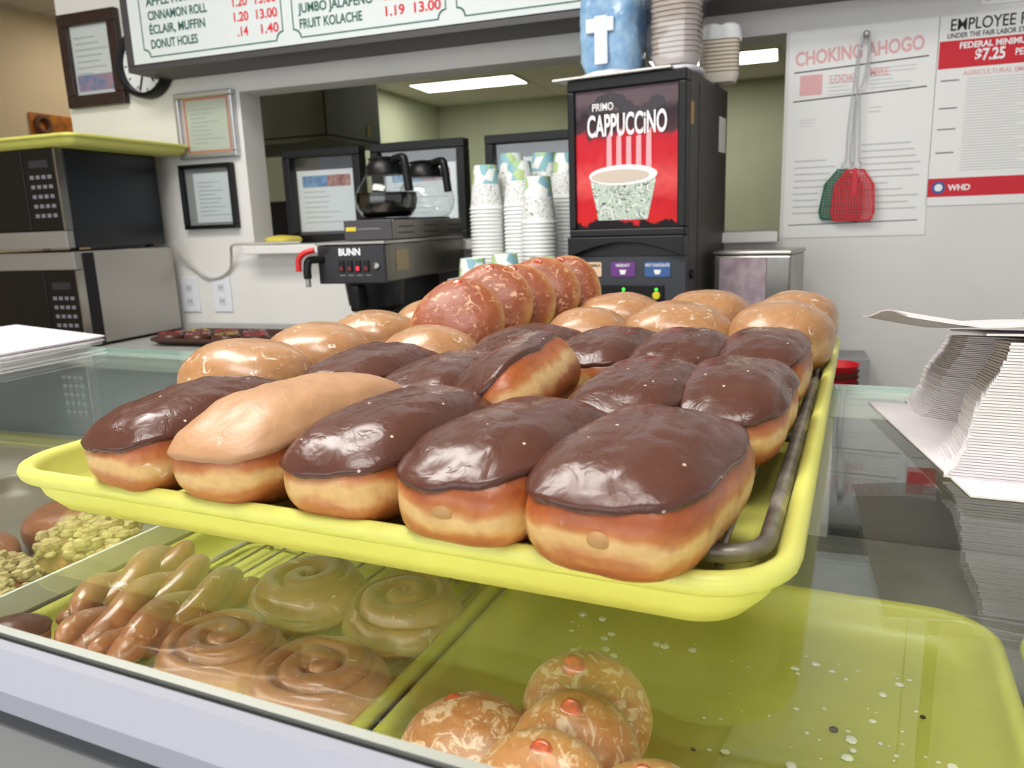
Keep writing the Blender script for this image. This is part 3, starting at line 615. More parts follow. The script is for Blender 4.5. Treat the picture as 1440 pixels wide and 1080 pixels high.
# ------------------------------------------------------------------ menu board
BO = .15
e = empty('menu_board', WP(-1.86, 0, 1.71), A, 'large white menu board with green borders above the pass-through opening', 'menu board')
bw, bh = 2.26, .66
fr_m = mat('board_frame', (64, 62, 64), .45)
obj('frame', join(box(0, bw, -BO+.002, -.002, 0, .018), box(0, bw, -BO+.002, -.002, bh-.018, bh), box(0, .028, -BO+.002, -.002, .018, bh-.018), box(bw-.028, bw, -BO+.002, -.002, .018, bh-.018)), fr_m, e, bevel=.002)
obj('front_panel', box(.03, bw-.03, -BO, -BO+.01, .02, bh-.02), mat('board_white', (206, 213, 214), .35), e)
greenm = mat('board_green', (22, 86, 74), .5)
def border(x0, x1, z0, z1, t=.0035, c=.022):
    def ring(i):
        a, b, d, f = x0+i, x1-i, z0+i, z1-i; P = []
        for cx, cz, st_ in ((a, d, 90), (b, d, 180), (b, f, 270), (a, f, 0)):
            for k in range(5):
                an = rad(st_-k*22.5); P.append((cx+c*cos(an), cz+c*sin(an)))
        return P
    o, i = ring(0), ring(t); n = len(o); V = [(x, -BO-.0006, z) for x, z in o+i]
    return V, [(k, (k+1) % n, n+(k+1) % n, n+k) for k in range(n)]
for x0, x1 in ((.071, .556), (.587, 1.042), (1.069, 1.54), (1.57, 2.19)): obj('green_border', border(x0, x1, .034, .60), greenm, e)
def fit(s, x0, x1, z, m, size=.0335):
    o = text(e, s, (x0, -BO-.0008, z), size, m, 1, .0007); bpy.context.view_layer.update(); o.scale.x = (x1-x0)/o.dimensions.x
for s_, x1, z in (('DONUT HOLES', .267, .058), ('ÉCLAIR, MUFFIN', .298, .097), ('CINNAMON ROLL', .310, .135), ('APPLE FRITTER', .305, .173)): fit(s_, .100, x1, z, greenm)
for k, (a, b_) in enumerate((('.14', '1.40'), ('1.20', '13.00'), ('1.20', '13.00'), ('1.20', '13.00'))):
    fit(a, .405 if k == 0 else .393, .441, .060+.0385*k, rink); fit(b_, .478 if k == 0 else .467, .535, .059+.0385*k, rink)
fit('FRUIT KOLACHE', .608, .800, .058, greenm); fit('JUMBO JALAPEÑO', .610, .838, .097, greenm)
for k, (a, b_) in enumerate((('1.19', '13.00'), ('1.79', '20.00'))): fit(a, .864, .919, .060+.0385*k, rink); fit(b_, .946, 1.021, .060+.0385*k, rink)

# ------------------------------------------------------------------ posters on the right
e = empty('choking_poster', WP(0.006, .0015, 1.172), A, 'faded white choking first aid poster behind the fly swatters', 'poster')
obj('sheet', box(0, .318, -.001, 0, 0, .482), mat('poster_paper', (232, 232, 230), .6), e)
text(e, 'CHOKING AHOGO', (.014, -.0014, .405), .043, pink, .735, .0012, rot=(pi/2, -rad(2.5), 0))
LN = lambda x0, x1, z0, z1, t=.002: ([(x0, -.0014, z0), (x1, -.0014, z1), (x1, -.0014, z1+t), (x0, -.0014, z0+t)], [(0, 1, 2, 3)])
for q in ((.388, .400, .0028), (.322, .334, .0028), (.03, .034, .002)): obj('rule_line', LN(.012, .30, *q), dink, e)
obj('pink_picture', box(.026, .076, -.0016, -.0011, .336, .382), pink, e); text(e, 'LOOK', (.092, -.0015, .360), .024, pink, .8, .0005); text(e, 'MIRE', (.178, -.0015, .368), .024, pink, .8, .0005)
for x0, z0, bl in ((.09, .328, bar_lines(6, .07, .052, 1)), (.178, .336, bar_lines(6, .10, .052, 2)), (.03, .262, bar_lines(3, .05, .02, 9)), (.18, .282, bar_lines(2, .05, .02, 4)), (.02, .05, bar_lines(9, .125, .14, 3)), (.168, .055, bar_lines(11, .135, .165, 5))): obj('printed_lines', ([(x0+p[0], -.0015, z0+p[2]) for p in bl[0]], bl[1]), MATS['faint_ink'], e)
e = empty('labor_poster', WP(.326, .0015, 1.238), A, 'white employee rights poster with red bands at the right frame edge', 'poster')
obj('sheet', box(-.004, .30, -.001, 0, 0, .415), mat('poster_paper', (232, 232, 230), .6), e)
obj('red_band', box(.0, .30, -.0014, -.0011, .303, .362), rink, e); obj('red_band', box(-.002, .30, -.0014, -.0011, .02, .062), rink, e)
text(e, 'EMPLOYEE RIGHTS', (.018, -.0014, .383), .035, dink, .78, .0003); text(e, 'UNDER THE FAIR LABOR STANDARDS ACT', (.014, -.0014, .367), .0155, dink, .78, .0002)
text(e, 'FEDERAL MINIMUM WAGE', (.040, -.0017, .344), .018, paper, .92, .0006); text(e, '$7.25', (.072, -.0017, .316), .034, paper, .78, .001); text(e, 'PER HOUR', (.150, -.0017, .320), .02, paper, .8, .0004); text(e, 'AGRICULTURAL EMPLOYMENT', (.052, -.0014, .286), .014, pink, .95, .0002)
obj('printed_lines', join(*[([(x0+p[0], -.0015, z0+p[2]) for p in bl[0]], bl[1]) for x0, z0, bl in ((.060, .075, bar_lines(34, .22, .205, 21)),)]), mat('faint_ink', (190, 192, 196), .8), e)
for z in (.276, .216, .170, .118): obj('section_title', box(.008, .045, -.0016, -.0012, z, z+.0028), ink, e)
obj('seal', lathe([(.0145, 0), (.0145, .0004)], 24), mat('seal_blue', (60, 84, 150), .6), e, loc=(.020, -.0014, .041), rot=(pi/2, 0, 0)); obj('seal', lathe([(.0085, 0), (.0085, .0004)], 24), paper, e, loc=(.020, -.0018, .041), rot=(pi/2, 0, 0))
text(e, 'WHD', (.040, -.0017, .034), .018, paper, 1.0, .0006)
e = empty('wall_notice', WP(.40, .0015, 1.668), A, 'small white notice with a grey round emblem above the employee rights poster', 'notice')
obj('sheet', box(0, .2, -.001, 0, 0, .26), mat('poster_paper', (232, 232, 230), .6), e); obj('emblem', tube([(.016+.009*cos(t), -.0016, .018+.009*sin(t)) for t in [k*pi/10 for k in range(20)]], .0008, 6, True), ink, e); [obj('printed_line', box(.035, x, -.0016, -.0012, z, z+.002), MATS['faint_ink'], e) for x, z in ((.11, .008), (.09, .018), (.12, .028))]

# fly swatters on a nail
def swatter(label, m, ds, dz, oo, yaw, cx, rot):
    e = empty('fly_swatter', WP(.170, oo, 1.628), A, label, 'fly swatter', 'fly swatters on the nail', rot=(0, rad(rot), A))
    obj('handle', tube(spline([(-.008, 0, -.31), (-.010, 0, -.285), (-.004, 0, -.275), (-.009, 0, -.20), (-.010, 0, -.10), (-.011, 0, -.03), (-.004, 0, .003), (.004, 0, .003), (.011, 0, -.03), (.009, 0, -.10), (-.002, 0, -.13), (.002, 0, -.20), (.006, 0, -.275), (.012, 0, -.285), (.004, 0, -.31)], 5), .0017, 6), mat('swatter_wire', (176, 176, 178), .3, .9), e, smooth=True)
    O = [(-.018, -.30), (.018, -.30), (.042, -.335), (.047, -.40), (.040, -.417), (-.040, -.417), (-.047, -.40), (-.042, -.335)]
    h = obj('head', tube([(x, 0, z) for x, z in O], .0028, 6, True), m, e, smooth=True, label='perforated plastic head')
    P = []
    def half(z):
        if z > -.335: return .018+(.024)*(-.30-z)/.035
        return .042+.005*min(1, (-.335-z)/.065) if z > -.40 else .047-.007*(-.40-z)/.017
    for k in range(15):
        x = -.044+k*.0063
        zt = -.301 if abs(x) < .018 else -.30-.035*(abs(x)-.018)/.024 if abs(x) < .042 else -.36
        P.append(box(x-.0013, x+.0013, -.001, .001, -.416, zt))
    for k in range(18):
        z = -.306-k*.0064; w = half(z); P.append(box(-w, w, -.0012, .0012, z-.0012, z+.0012))
    obj('mesh_grid', join(*P), m, h)
    obj('spine', box(-.004, .004, -.003, .001, -.36, -.296), m, h)
swatter('green fly swatter hanging behind the red one', mat('swatter_green', (16, 96, 66), .45), 0, 0, .013, 0, 0, 5)
swatter('red fly swatter hanging from the nail in front of the green one', mat('swatter_red', (206, 26, 44), .45), 0, 0, .024, 0, 0, 1.2)
obj('wall_nail', lathe([(.0022, 0), (.0022, .03), (.007, .031), (.0075, .034), (.004, .037)], 16), chrome, loc=WP(.170, .001, 1.628), rot=(pi/2, 0, A), smooth=True, auto=40, label='round headed nail holding the two fly swatters', cat='nail')

# ------------------------------------------------------------------ cappuccino machine
CY = A-.15
e = empty('drink_machine', WP(-.188, .42, .921), CY, 'tall black cappuccino machine with a red lit drink poster', 'drink machine')
W, D_, H_ = .262, .375, .606
obj('cabinet', box(-W, 0, .03, D_, .0, H_), mat('machine_side', (52, 48, 46), .45), e, bevel=.004)
obj('door', join(box(-W, 0, 0, .029, .275, .292), box(-W, 0, 0, .029, H_-.024, H_), box(-W, -W+.016, 0, .029, .292, H_-.024), box(-.018, 0, 0, .029, .292, H_-.024)), black, e, bevel=.003)
x0, x1, z0, z1 = -W+.0165, -.0185, .2925, H_-.0245; pw, ph = x1-x0, z1-z0
pm = bpy.data.materials.new('drink_poster'); pm.use_nodes = True; nt = pm.node_tree; L = nt.links; b = nt.nodes['Principled BSDF']
tc = nt.nodes.new('ShaderNodeTexCoord'); sx = nt.nodes.new('ShaderNodeSeparateXYZ'); L.new(tc.outputs['Object'], sx.inputs[0])
n1 = nt.nodes.new('ShaderNodeTexNoise'); n1.inputs['Scale'].default_value = 16; n1.inputs['Detail'].default_value = 3; n1.inputs['Distortion'].default_value = 1.5; L.new(tc.outputs['Object'], n1.inputs['Vector'])
mr = nt.nodes.new('ShaderNodeMapRange'); mr.inputs[1].default_value = z0; mr.inputs[2].default_value = z1; L.new(sx.outputs['Z'], mr.inputs[0])
ad = nt.nodes.new('ShaderNodeMath'); ad.operation = 'MULTIPLY_ADD'; ad.inputs[1].default_value = .22; L.new(n1.outputs['Fac'], ad.inputs[0]); L.new(mr.outputs[0], ad.inputs[2])
rp = ramp_nodes(nt, [(0, (24, 22, 26)), (.155, (30, 26, 30)), (.17, (206, 40, 44)), (.3, (198, 34, 48)), (.45, (222, 96, 96)), (.62, (200, 40, 54)), (.76, (190, 40, 56)), (.80, (72, 56, 64)), (.92, (48, 42, 52)), (1.0, (96, 90, 98))]); L.new(ad.outputs[0], rp.inputs[0])
v3 = nt.nodes.new('ShaderNodeTexVoronoi'); v3.inputs['Scale'].default_value = 30; L.new(tc.outputs['Object'], v3.inputs['Vector'])
mx = nt.nodes.new('ShaderNodeMix'); mx.data_type = 'RGBA'; mx.blend_type = 'MULTIPLY'; mx.inputs['Factor'].default_value = .35
r2 = ramp_nodes(nt, [(.0, (255, 215, 190)), (.6, (255, 160, 150)), (1, (190, 120, 130))]); L.new(v3.outputs['Distance'], r2.inputs[0]); L.new(rp.outputs[0], mx.inputs['A']); L.new(r2.outputs[0], mx.inputs['B'])
L.new(mx.outputs['Result'], b.inputs['Base Color']); L.new(mx.outputs['Result'], b.inputs['Emission Color']); b.inputs['Emission Strength'].default_value = .06; b.inputs['Roughness'].default_value = .5; b.inputs['Specular IOR Level'].default_value = .2
pp = obj('poster', box(x0, x1, .008, .012, z0, z1), pm, e, label='red lit poster with a printed cup')
def flat(poly, m, y, name='printed_cup', par=None): return obj(name, prism(poly, y, y+.0003), m, par or pp)
lw = mat('print_white', (240, 236, 238), .5, emit=.05); cupm = bpy.data.materials.new('printed_cup'); cupm.use_nodes = True; nt = cupm.node_tree; b = nt.nodes['Principled BSDF']
wv = nt.nodes.new('ShaderNodeTexNoise'); wv.inputs['Scale'].default_value = 34; wv.inputs['Detail'].default_value = 0; wv.inputs['Distortion'].default_value = 4; tc = nt.nodes.new('ShaderNodeTexCoord'); nt.links.new(tc.outputs['Object'], wv.inputs['Vector'])
rp = ramp_nodes(nt, [(0, (186, 202, 186)), (.46, (186, 202, 186)), (.48, (52, 66, 66)), (.52, (52, 66, 66)), (.54, (214, 220, 212)), (1, (196, 208, 198))]); nt.links.new(wv.outputs['Fac'], rp.inputs[0]); nt.links.new(rp.outputs[0], b.inputs['Base Color']); nt.links.new(rp.outputs[0], b.inputs['Emission Color']); b.inputs['Emission Strength'].default_value = .03
cx = x0+pw*.47
def ell(cx, cz, a, b, n=28, t0=0, t1=2*pi): return [(cx+a*cos(t0+(t1-t0)*k/n), cz+b*sin(t0+(t1-t0)*k/n)) for k in range(n)]
flat([(cx-.073, z0+.098)]+[(cx+.073*cos(t), z0+.112+.014*sin(t)) for t in [pi+k*pi/12 for k in range(13)]]+[(cx+.073, z0+.098), (cx+.056, z0+.018), (cx-.056, z0+.018)], cupm, .0072)
flat(ell(cx, z0+.112, .077, .021), lw, .0068, 'printed_rim'); flat(ell(cx-.006, z0+.110, .066, .014), mat('coffee_foam', (206, 190, 176), .5), .0064, 'printed_foam')
r = random.Random(2)
streak = mat('print_pink', (236, 170, 178), .5)
for k in range(5):
    xs = cx-.030+k*.022; flat([(xs-.006, z0+.125), (xs+.006, z0+.125), (xs+.005, z0+.19+r.uniform(0, .02)), (xs-.005, z0+.19)], streak, .0070, 'printed_stream')
for k in range(9):
    xs = x0+pw*(.2+.075*k); flat(ell(xs, z1-.036+.018*sin(k*.8), .018, .013, 12), mat('coffee_bean', (44, 38, 46), .4), .0072+.00005*k, 'printed_bean')
text(e, 'PRIMO', (x0+pw*.17, .0060, z1-.042), .022, lw, .75, .0002)
text(e, 'CAPPUCCiNO', (x0+pw*.12, .0058, z1-.094), .062, lw, .45, .0013)
# lower front: arched visor, flavour cards, buttons
arc = [(-W, .275), (-W, .232)]+[(-W+W*k/16, .232+.030*sin(pi*k/16)) for k in range(1, 16)]+[(0, .232), (0, .275)]
obj('visor', prism(arc, -.012, .029), black, e, bevel=.002)
ctrl = mat('control_face', (52, 54, 62), .45)
obj('control_face', box(-W, 0, .006, .029, .115, .2315), ctrl, e)
obj('button_panel', box(-W+.035, -.045, .002, .006, .135, .170), black, e, bevel=.001)
for k, (c, s_) in enumerate((((228, 196, 164), 'FRENCH VANILLA'), ((104, 50, 128), 'HAZELNUT'), ((52, 92, 150), 'HOT CHOCOLATE'))):
    xx = -W+.018+k*.078
    cd = obj('flavour_card', prism([(x, z) for x, z in rrect(xx, xx+.056, .188, .220, .004, 4)], .004, .0055), mat('card_%d' % k, c, .4), e)
    text(cd, s_, (xx+.028, .0036, .210), .0085, dink if k == 0 else paper, .75, .0002, 'CENTER'); obj('printed_mug', prism([(xx+.02, .203), (xx+.036, .203), (xx+.033, .193), (xx+.023, .193)], .0034, .0038), paper if k else dink, cd)
    bt = obj('button', lathe([(.0085, 0), (.0085, .003), (.007, .004)], 20), mat('button_yellow', (222, 206, 40), .4), e, loc=(-W+.053+k*.074, .0018, .148), rot=(pi/2, 0, 0)); obj('indicator', lathe([(.003, 0), (.003, .002)], 12), mat('led_green', (70, 240, 70), .4, emit=2), bt, loc=(0, .013, .001))
text(e, 'Curtis', (-W+.004, .0035, .137), .014, paper, .8, .0002, shear=.3)
obj('dispense_bay', box(-W+.02, -.02, .012, .029, .03, .1145), blackm, e); obj('drip_tray', box(-W, 0, -.03, .029, 0, .028), black, e, bevel=.003)
obj('hinge_plate', box(.0, .0016, .035, .055, .50, .545), mat('brass_sticker', (170, 140, 84), .5), e); obj('rating_label', box(0, .0012, .29, .355, .46, .54), mat('label_white', (216, 214, 208), .6), e); obj('lock_knob', lathe([(.010, 0), (.010, .006)], 12), blackm, e, loc=(.0, .05, .19), rot=(0, pi/2, 0))
obj('seam', box(.0, .0008, .10, .102, .01, .59), blackm, e)

# things lying on the machine
def onm(x, y, z): return e.location + Matrix.Rotation(CY, 3, 'Z') @ Vector((x, y, z))
zm = H_+.0012
M = e
obj('cardboard_sheet', prismz([(-W-.03, -.01), (-.03, -.012), (-.05, .30), (-W+.01, .31)], 0, .004), mat('white_card', (226, 224, 220), .6), loc=onm(0, 0, zm), rot=(0, 0, CY), label='white cardboard sheet lying on top of the black drink machine', cat='cardboard')
bagm = mat('blue_plastic', (104, 148, 190), .25, var=.5, vscale=28, rgb2=(150, 184, 214), coat=.3, bump=.5, bscale=40)
o = empty('blue_plastic_bag', onm(-W+.061, .13, zm+.0048), CY, 'blue plastic bag closed with white tape on top of the drink machine', 'bag')
obj('bag_body', blob(.063, .07, .104, 5, 5.5, 5, .008, 48, 36, .96), bagm, o, smooth=True)
tp = mat('white_tape', (214, 222, 232), .5)
obj('tape_strip', join(box(-.036, .028, -.080, -.074, .095, .124), box(-.016, .014, -.081, -.075, .03, .128)), tp, o, bevel=.002); obj('bag_fold', blob(.066, .088, .013, 3, 2, 9, .006, 40, 10), mat('clear_film', (214, 212, 220), .2, coat=.4, bump=.4, bscale=60), o, smooth=True)
fl = mat('tray_paper', (226, 218, 202), .7); rimb = mat('tray_brown_edge', (150, 122, 92), .7)
def paper_tray(loc, R, label, group, rz=0, sq=2):
    o = empty('paper_tray', loc, rz, label, 'paper tray', group)
    P = [(R*.8, 0), (R*.82, .002), (R, .0215), (R*1.0, .023), (R*.975, .0225), (R*.79, .0035)]
    n = 28
    def ring(r, z): return [((abs(cos(t))**(2/sq))*(1 if cos(t) > 0 else -1)*r, (abs(sin(t))**(2/sq))*(1 if sin(t) > 0 else -1)*r, z) for t in [2*pi*k/n for k in range(n)]]
    obj('bowl', rows([ring(r_, z_) for r_, z_ in P]), fl, o, smooth=True, auto=50); obj('rim', rows([ring(R*1.0, .0205), ring(R*1.015, .021), ring(R*1.015, .0222), ring(R*1.0, .023)], True, False, False), rimb, o, smooth=True, label='brown rim edge')
    return o
for k in range(14): paper_tray(onm(-.068+.001*(k % 3), .16, zm+.030+k*.0105), .053, 'round pale paper tray in the tall bagged stack beside the blue bag', 'paper trays in the bagged stack', CY, 3)
o = empty('clear_bag', onm(-.068, .16, zm+.0048), CY, 'crinkled clear plastic bag around the tall paper tray stack', 'bag')
obj('bag_base', blob(.060, .07, .0125, 3, 2.4, 4, .003, 40, 12, .9), MATS['clear_film'], o, smooth=True); 
v, f = blob(.062, .064, .12, 3, 5, 14, .003, 48, 24, .97); obj('film', (v, f), glassmat('crinkled_film', (232, 230, 236), .1, .12), o, smooth=True)
for k in range(9): paper_tray(onm(-.006, .305, zm+.006+k*.0085), .045, 'square pale paper tray in the short stack at the rear right of the machine', 'paper trays in the short stack', CY+.2, 5)
for dx, dy in ((-.016, 0), (.018, .01)):
    fo = obj('coffee_filter', lathe([(.030, 0), (.0295, .012), (.022, .034), (.012, .040)], 24), paper, loc=onm(-.006+dx, .305+dy, zm+.006+8*.0085+.0245), rot=(0, rad(dx*300), 0), smooth=True, auto=40, label='white crumpled coffee filter on the short paper tray stack, '+('left one' if dx < 0 else 'right one'), cat='coffee filter')

# ------------------------------------------------------------------ coffee brewer
e = empty('coffee_brewer', WP(-.908, .55, .921), A, 'stainless coffee brewer with black front panel and red faucet handle', 'coffee brewer')
BW = .172
obj('head', box(-BW/2, BW/2, .012, .45, .192, .276), dsteel, e, bevel=.004)
obj('top_plate', box(-BW/2-.003, BW/2+.001, -.006, .45, .2765, .284), steel, e, bevel=.002)
f_ = obj('front_panel', box(-BW/2, BW/2-.002, -.004, .011, .190, .276), mat('brewer_black', (34, 33, 38), .4), e, bevel=.003)
text(f_, 'BUNN', (-.030, -.0046, .254), .021, paper, .95, .0008)
for k in range(4):
    s_ = obj('switch', box(-.030+k*.021, -.017+k*.021, -.008, -.0042, .217, .242), black, f_, bevel=.001)
    obj('lamp', box(-.027+k*.021, -.020+k*.021, -.009, -.0082, .220, .229), mat('switch_red_lit', (240, 40, 60), .4, emit=.8) if k == 2 else mat('switch_red', (120, 20, 26), .4), s_)
obj('dial', lathe([(.0085, 0), (.0085, .004), (.0055, .005), (.0052, .002)], 20), steel, f_, loc=(.064, -.0045, .229), rot=(pi/2, 0, 0)); obj('caption', join(*[box(-.030+k*.022, -.016+k*.022, -.0048, -.0042, .208, .2105) for k in range(4)]), ink, f_)
obj('faucet', tube(spline([(-BW/2+.012, -.004, .245), (-BW/2-.004, -.03, .245), (-BW/2-.008, -.036, .225), (-BW/2-.008, -.036, .205)]), .009, 10), black, e, smooth=True)
obj('faucet_handle', tube(spline([(-BW/2+.014, -.035, .268), (-BW/2-.006, -.045, .262), (-BW/2-.02, -.048, .247), (-BW/2-.022, -.048, .222)]), .0065, 10), mat('handle_red', (206, 30, 30), .35), e, smooth=True, label='bright red handle')
obj('spout', lathe([(.006, 0), (.006, .02)], 12), chrome, e, loc=(-BW/2-.008, -.036, .186))
obj('warmer', box(-.028-.01, .085, .05, .445, .285, .330), dsteel, e, bevel=.003); obj('warmer_face', box(-.040, .083, .043, .0495, .285, .330), mat('warmer_face', (58, 54, 58), .4), e, bevel=.002)
obj('caution_label', box(-.034, -.008, .0422, .0428, .306, .315), mat('label_yellow', (206, 190, 50), .5), e); obj('label_line', box(-.004, .055, .0422, .0428, .309, .3115), ink, e)
obj('rating_plate', box(BW/2, BW/2+.001, .05, .11, .215, .262), mat('plate_brass', (150, 132, 96), .45, .4), e); [obj('vent_slot', box(.0851, .0856, .07+k*.14, .15+k*.14, z, z+.003), blackm, e) for k in range(3) for z in (.298, .312)]
obj('warming_plate', lathe([(.072, 0), (.072, .004)], 32), black, e, loc=(-.024, .228, .3305)); obj('warming_plate', lathe([(.068, 0), (.068, .004)], 32), black, e, loc=(.003, .385, .3305))
fn = obj('brew_funnel', lathe([(.03, 0), (.066, .022), (.072, .07), (.072, .078)], 32), black, e, loc=(.004, .095, .112), smooth=True, auto=40); obj('funnel_handle', box(-.012, .012, -.105, -.062, .014, .074), black, fn, bevel=.006)
obj('column', box(-.075, .075, .30, .45, .02, .1915), black, e); obj('base', box(-BW/2, BW/2, 0, .45, 0, .018), dsteel, e, bevel=.004)
def decanter(loc, coffee, label, h=1, R=.078, lid=True):
    o = empty('coffee_decanter', loc, A, label, 'coffee pot', 'glass coffee pots')
    P = [(.052, .0), (.060, .003), (R*.93, .02), (R, .042), (R*.95, .062), (R*.78, .085), (.047, .104), (.043, .112)]
    P = [(r_, z_*h) for r_, z_ in P]
    obj('bowl', lathe(P, 40, True, False), clear, o, smooth=True, auto=60)
    if coffee: obj('coffee', lathe([(.05, .0015), (.058, .0045), (R*.915, .021), (R*.985, .042), (R*.965, .060)], 40), mat('black_coffee', (10, 6, 5), .15), o, smooth=True, auto=50, label='black coffee')
    if lid:
        obj('collar', lathe([(.046, .103), (.048, .106), (.046, .122), (.036, .136), (.040, .142), (.030, .146)], 32), black, o, smooth=True, auto=40)
        obj('handle', tube(spline([(.035, -.02, .136), (.066, -.03, .14), (.074, -.034, .125), (.080, -.036, .085), (.083, -.037, .062)]), .0105, 10), black, o, smooth=True)
    return o
decanter(WP(-.932, .322, 1.2565), True, 'glass coffee pot half full of black coffee with black lid and handle')
decanter(WP(-.905, .150, 1.2565), False, 'empty clear glass coffee pot behind the full one on the brewer')
decanter(WP(-.905, .455, .9405), False, 'clear glass coffee pot standing below the black brew funnel', .78, lid=False)
obj('brewer_cord', tube(spline([WP(-.79, .09, 1.235), WP(-.765, .075, 1.248), WP(-.74, .055, 1.235), WP(-.727, .04, 1.208), WP(-.72, 0, 1.1978), WP(-.71, -.05, 1.1978)]), .006, 8), mat('cord_cream', (206, 200, 180), .5), smooth=True, label='cream tube bending down to the sill behind the coffee brewer', cat='tube')

# ------------------------------------------------------------------ black framed notices in the opening
for s0, s1, lab, tilt in ((-1.515, -1.235, 'black framed notice in the opening left of the coffee pot', 0), (-1.197, -.885, 'black framed notice behind the coffee pots', 0), (-.82, -.50, 'black framed notice mostly hidden behind the paper cups', 0)):
    fe = framed('framed_notice', s0, s1, 1.1925, 1.483, .026, .045, black, mat('navy_mat', (40, 42, 56), .6), (.10, .86, .12, .78), lab, 'framed notice', o0=-.13)
    w = s1-s0
    obj('photo_header', box(w*.17, w*.50, -.0095, -.0088, .175, .21), mat('header_blue', (62, 120, 176), .5, var=.3, vscale=40, rgb2=(120, 170, 210)), fe); obj('photo_header', box(w*.50, w*.80, -.0095, -.0088, .175, .21), mat('header_warm', (196, 150, 130), .5, var=.6, vscale=60, rgb2=(150, 60, 60)), fe)
obj('yellow_cloth', blob(.05, .05, .014, 3, 3, 6, .003, 24, 10), mat('cloth_yellow', (214, 196, 84), .8), loc=WP(-1.49, -.02, 1.1915), smooth=True, label='folded yellow cloth on the sill at the left end of the opening', cat='cloth')

# ------------------------------------------------------------------ paper cups
cupw = bpy.data.materials.new('paper_cup'); cupw.use_nodes = True; nt = cupw.node_tree; L = nt.links; b = nt.nodes['Principled BSDF']; b.inputs['Roughness'].default_value = .5
tc = nt.nodes.new('ShaderNodeTexCoord'); sx = nt.nodes.new('ShaderNodeSeparateXYZ'); L.new(tc.outputs['Object'], sx.inputs[0])
v1 = nt.nodes.new('ShaderNodeTexVoronoi'); v1.inputs['Scale'].default_value = 38; L.new(tc.outputs['Object'], v1.inputs['Vector'])
cb = ramp_nodes(nt, [(0, (140, 186, 196)), (.35, (140, 186, 196)), (.4, (180, 206, 144)), (.55, (160, 196, 146)), (.6, (236, 238, 236)), (1, (236, 238, 236))]); cb.color_ramp.interpolation = 'CONSTANT'; sc = nt.nodes.new('ShaderNodeSeparateColor'); L.new(v1.outputs['Color'], sc.inputs[0]); L.new(sc.outputs[0], cb.inputs[0])
n1 = nt.nodes.new('ShaderNodeTexNoise'); n1.inputs['Scale'].default_value = 70; n1.inputs['Detail'].default_value = 0; n1.inputs['Distortion'].default_value = 3; L.new(tc.outputs['Object'], n1.inputs['Vector'])
dots = ramp_nodes(nt, [(0, (236, 238, 236)), (.56, (236, 238, 236)), (.59, (110, 100, 92)), (.63, (110, 100, 92)), (.66, (236, 238, 236)), (1, (236, 238, 236))]); L.new(n1.outputs['Fac'], dots.inputs[0])
def gt(v):
    g = nt.nodes.new('ShaderNodeMath'); g.operation = 'GREATER_THAN'; g.inputs[1].default_value = v; L.new(sx.outputs['Z'], g.inputs[0]); return g
mA = nt.nodes.new('ShaderNodeMix'); mA.data_type = 'RGBA'; mA.inputs['A'].default_value = lin((236, 238, 236)); L.new(gt(.012).outputs[0], mA.inputs['Factor']); L.new(dots.outputs[0], mA.inputs['B'])
mB = nt.nodes.new('ShaderNodeMix'); mB.data_type = 'RGBA'; L.new(gt(.062).outputs[0], mB.inputs['Factor']); L.new(mA.outputs['Result'], mB.inputs['A']); L.new(cb.outputs[0], mB.inputs['B']); L.new(mB.outputs['Result'], b.inputs['Base Color'])
CP = [(.0410, .0025), (.0415, .0005), (.0432, .0005), (.0438, .0022), (.0432, .004), (.0412, .0045), (.0292, .107), (.0288, .1085), (.0283, .108), (.0286, .104), (.0404, .006)]
cupmesh = None; GC = 'upside down paper cups nested in stacks'
def cup(loc, rz, label):
    global cupmesh
    if cupmesh is None:
        o = cupmesh = obj('paper_cup', join(lathe(CP, 30, False, False), lathe([(.0284, .1042), (.001, .1042)], 30, False, True)), cupw, smooth=True, auto=50)
    else: o = cupmesh.copy(); COL.objects.link(o)
    o.location = loc; o.rotation_euler = (0, 0, rz); return meta(o, label, 'paper cup', GC)
e = empty('cup_carton', WP(-.63, .22, .921), A, 'low white carton carrying the stacks of paper cups behind the doughnuts', 'carton')
obj('box', box(-.15, .15, -.09, .10, 0, .165), white, e, bevel=.002); obj('lid', box(-.152, .152, -.092, .102, .166, .18), white, e, bevel=.002)
zc = 1.1025
for i, (s, o, ztop_, lab) in enumerate([(-.708, .21, 1.376, 'leftmost front stack'), (-.617, .21, 1.380, 'middle front stack'), (-.545, .29, 1.337, 'short front right stack'), (-.668, .122, 1.408, 'tall rear stack behind the left gap'), (-.579, .122, 1.404, 'tall rear stack behind the right gap'), (-.505, .18, 1.395, 'stack nearest the drink machine')]):
    n = int((ztop_-.108-zc)/.0093)
    z00 = ztop_-.108-n*.0093
    for k in range(n+1):
        top = k == n
        cup(WP(s, o, z00+k*.0093), A+i*1.3+(n-k)*rad(36), ('patterned top paper cup of the ' if top else 'nested paper cup rim in the ')+lab)

e = empty('cup_shelf', WP(-.60, .372, .921), A, 'low white step before the cup carton carrying single paper cups', 'shelf')
obj('board', box(-.14, .12, -.05, .05, .115, .125), white, e)
for x in (-.135, .115): obj('side_panel', box(x-.005, x+.005, -.05, .05, 0, .1145), white, e)
for i, (s, zt, lab) in enumerate([(-.685, 1.155, 'low paper cup in front of the leftmost stack'), (-.604, 1.168, 'low paper cup in front of the middle stack, between two doughnut tops'), (-.512, 1.158, 'low paper cup in front of the stack by the drink machine')]):
    cup(WP(s, .378, 1.0465), A+i*2.1, lab+', bottom one'); 
    if i == 1: cup(WP(s, .378, 1.0465+.0093), A+i*2.1+.7, lab+', upper one')

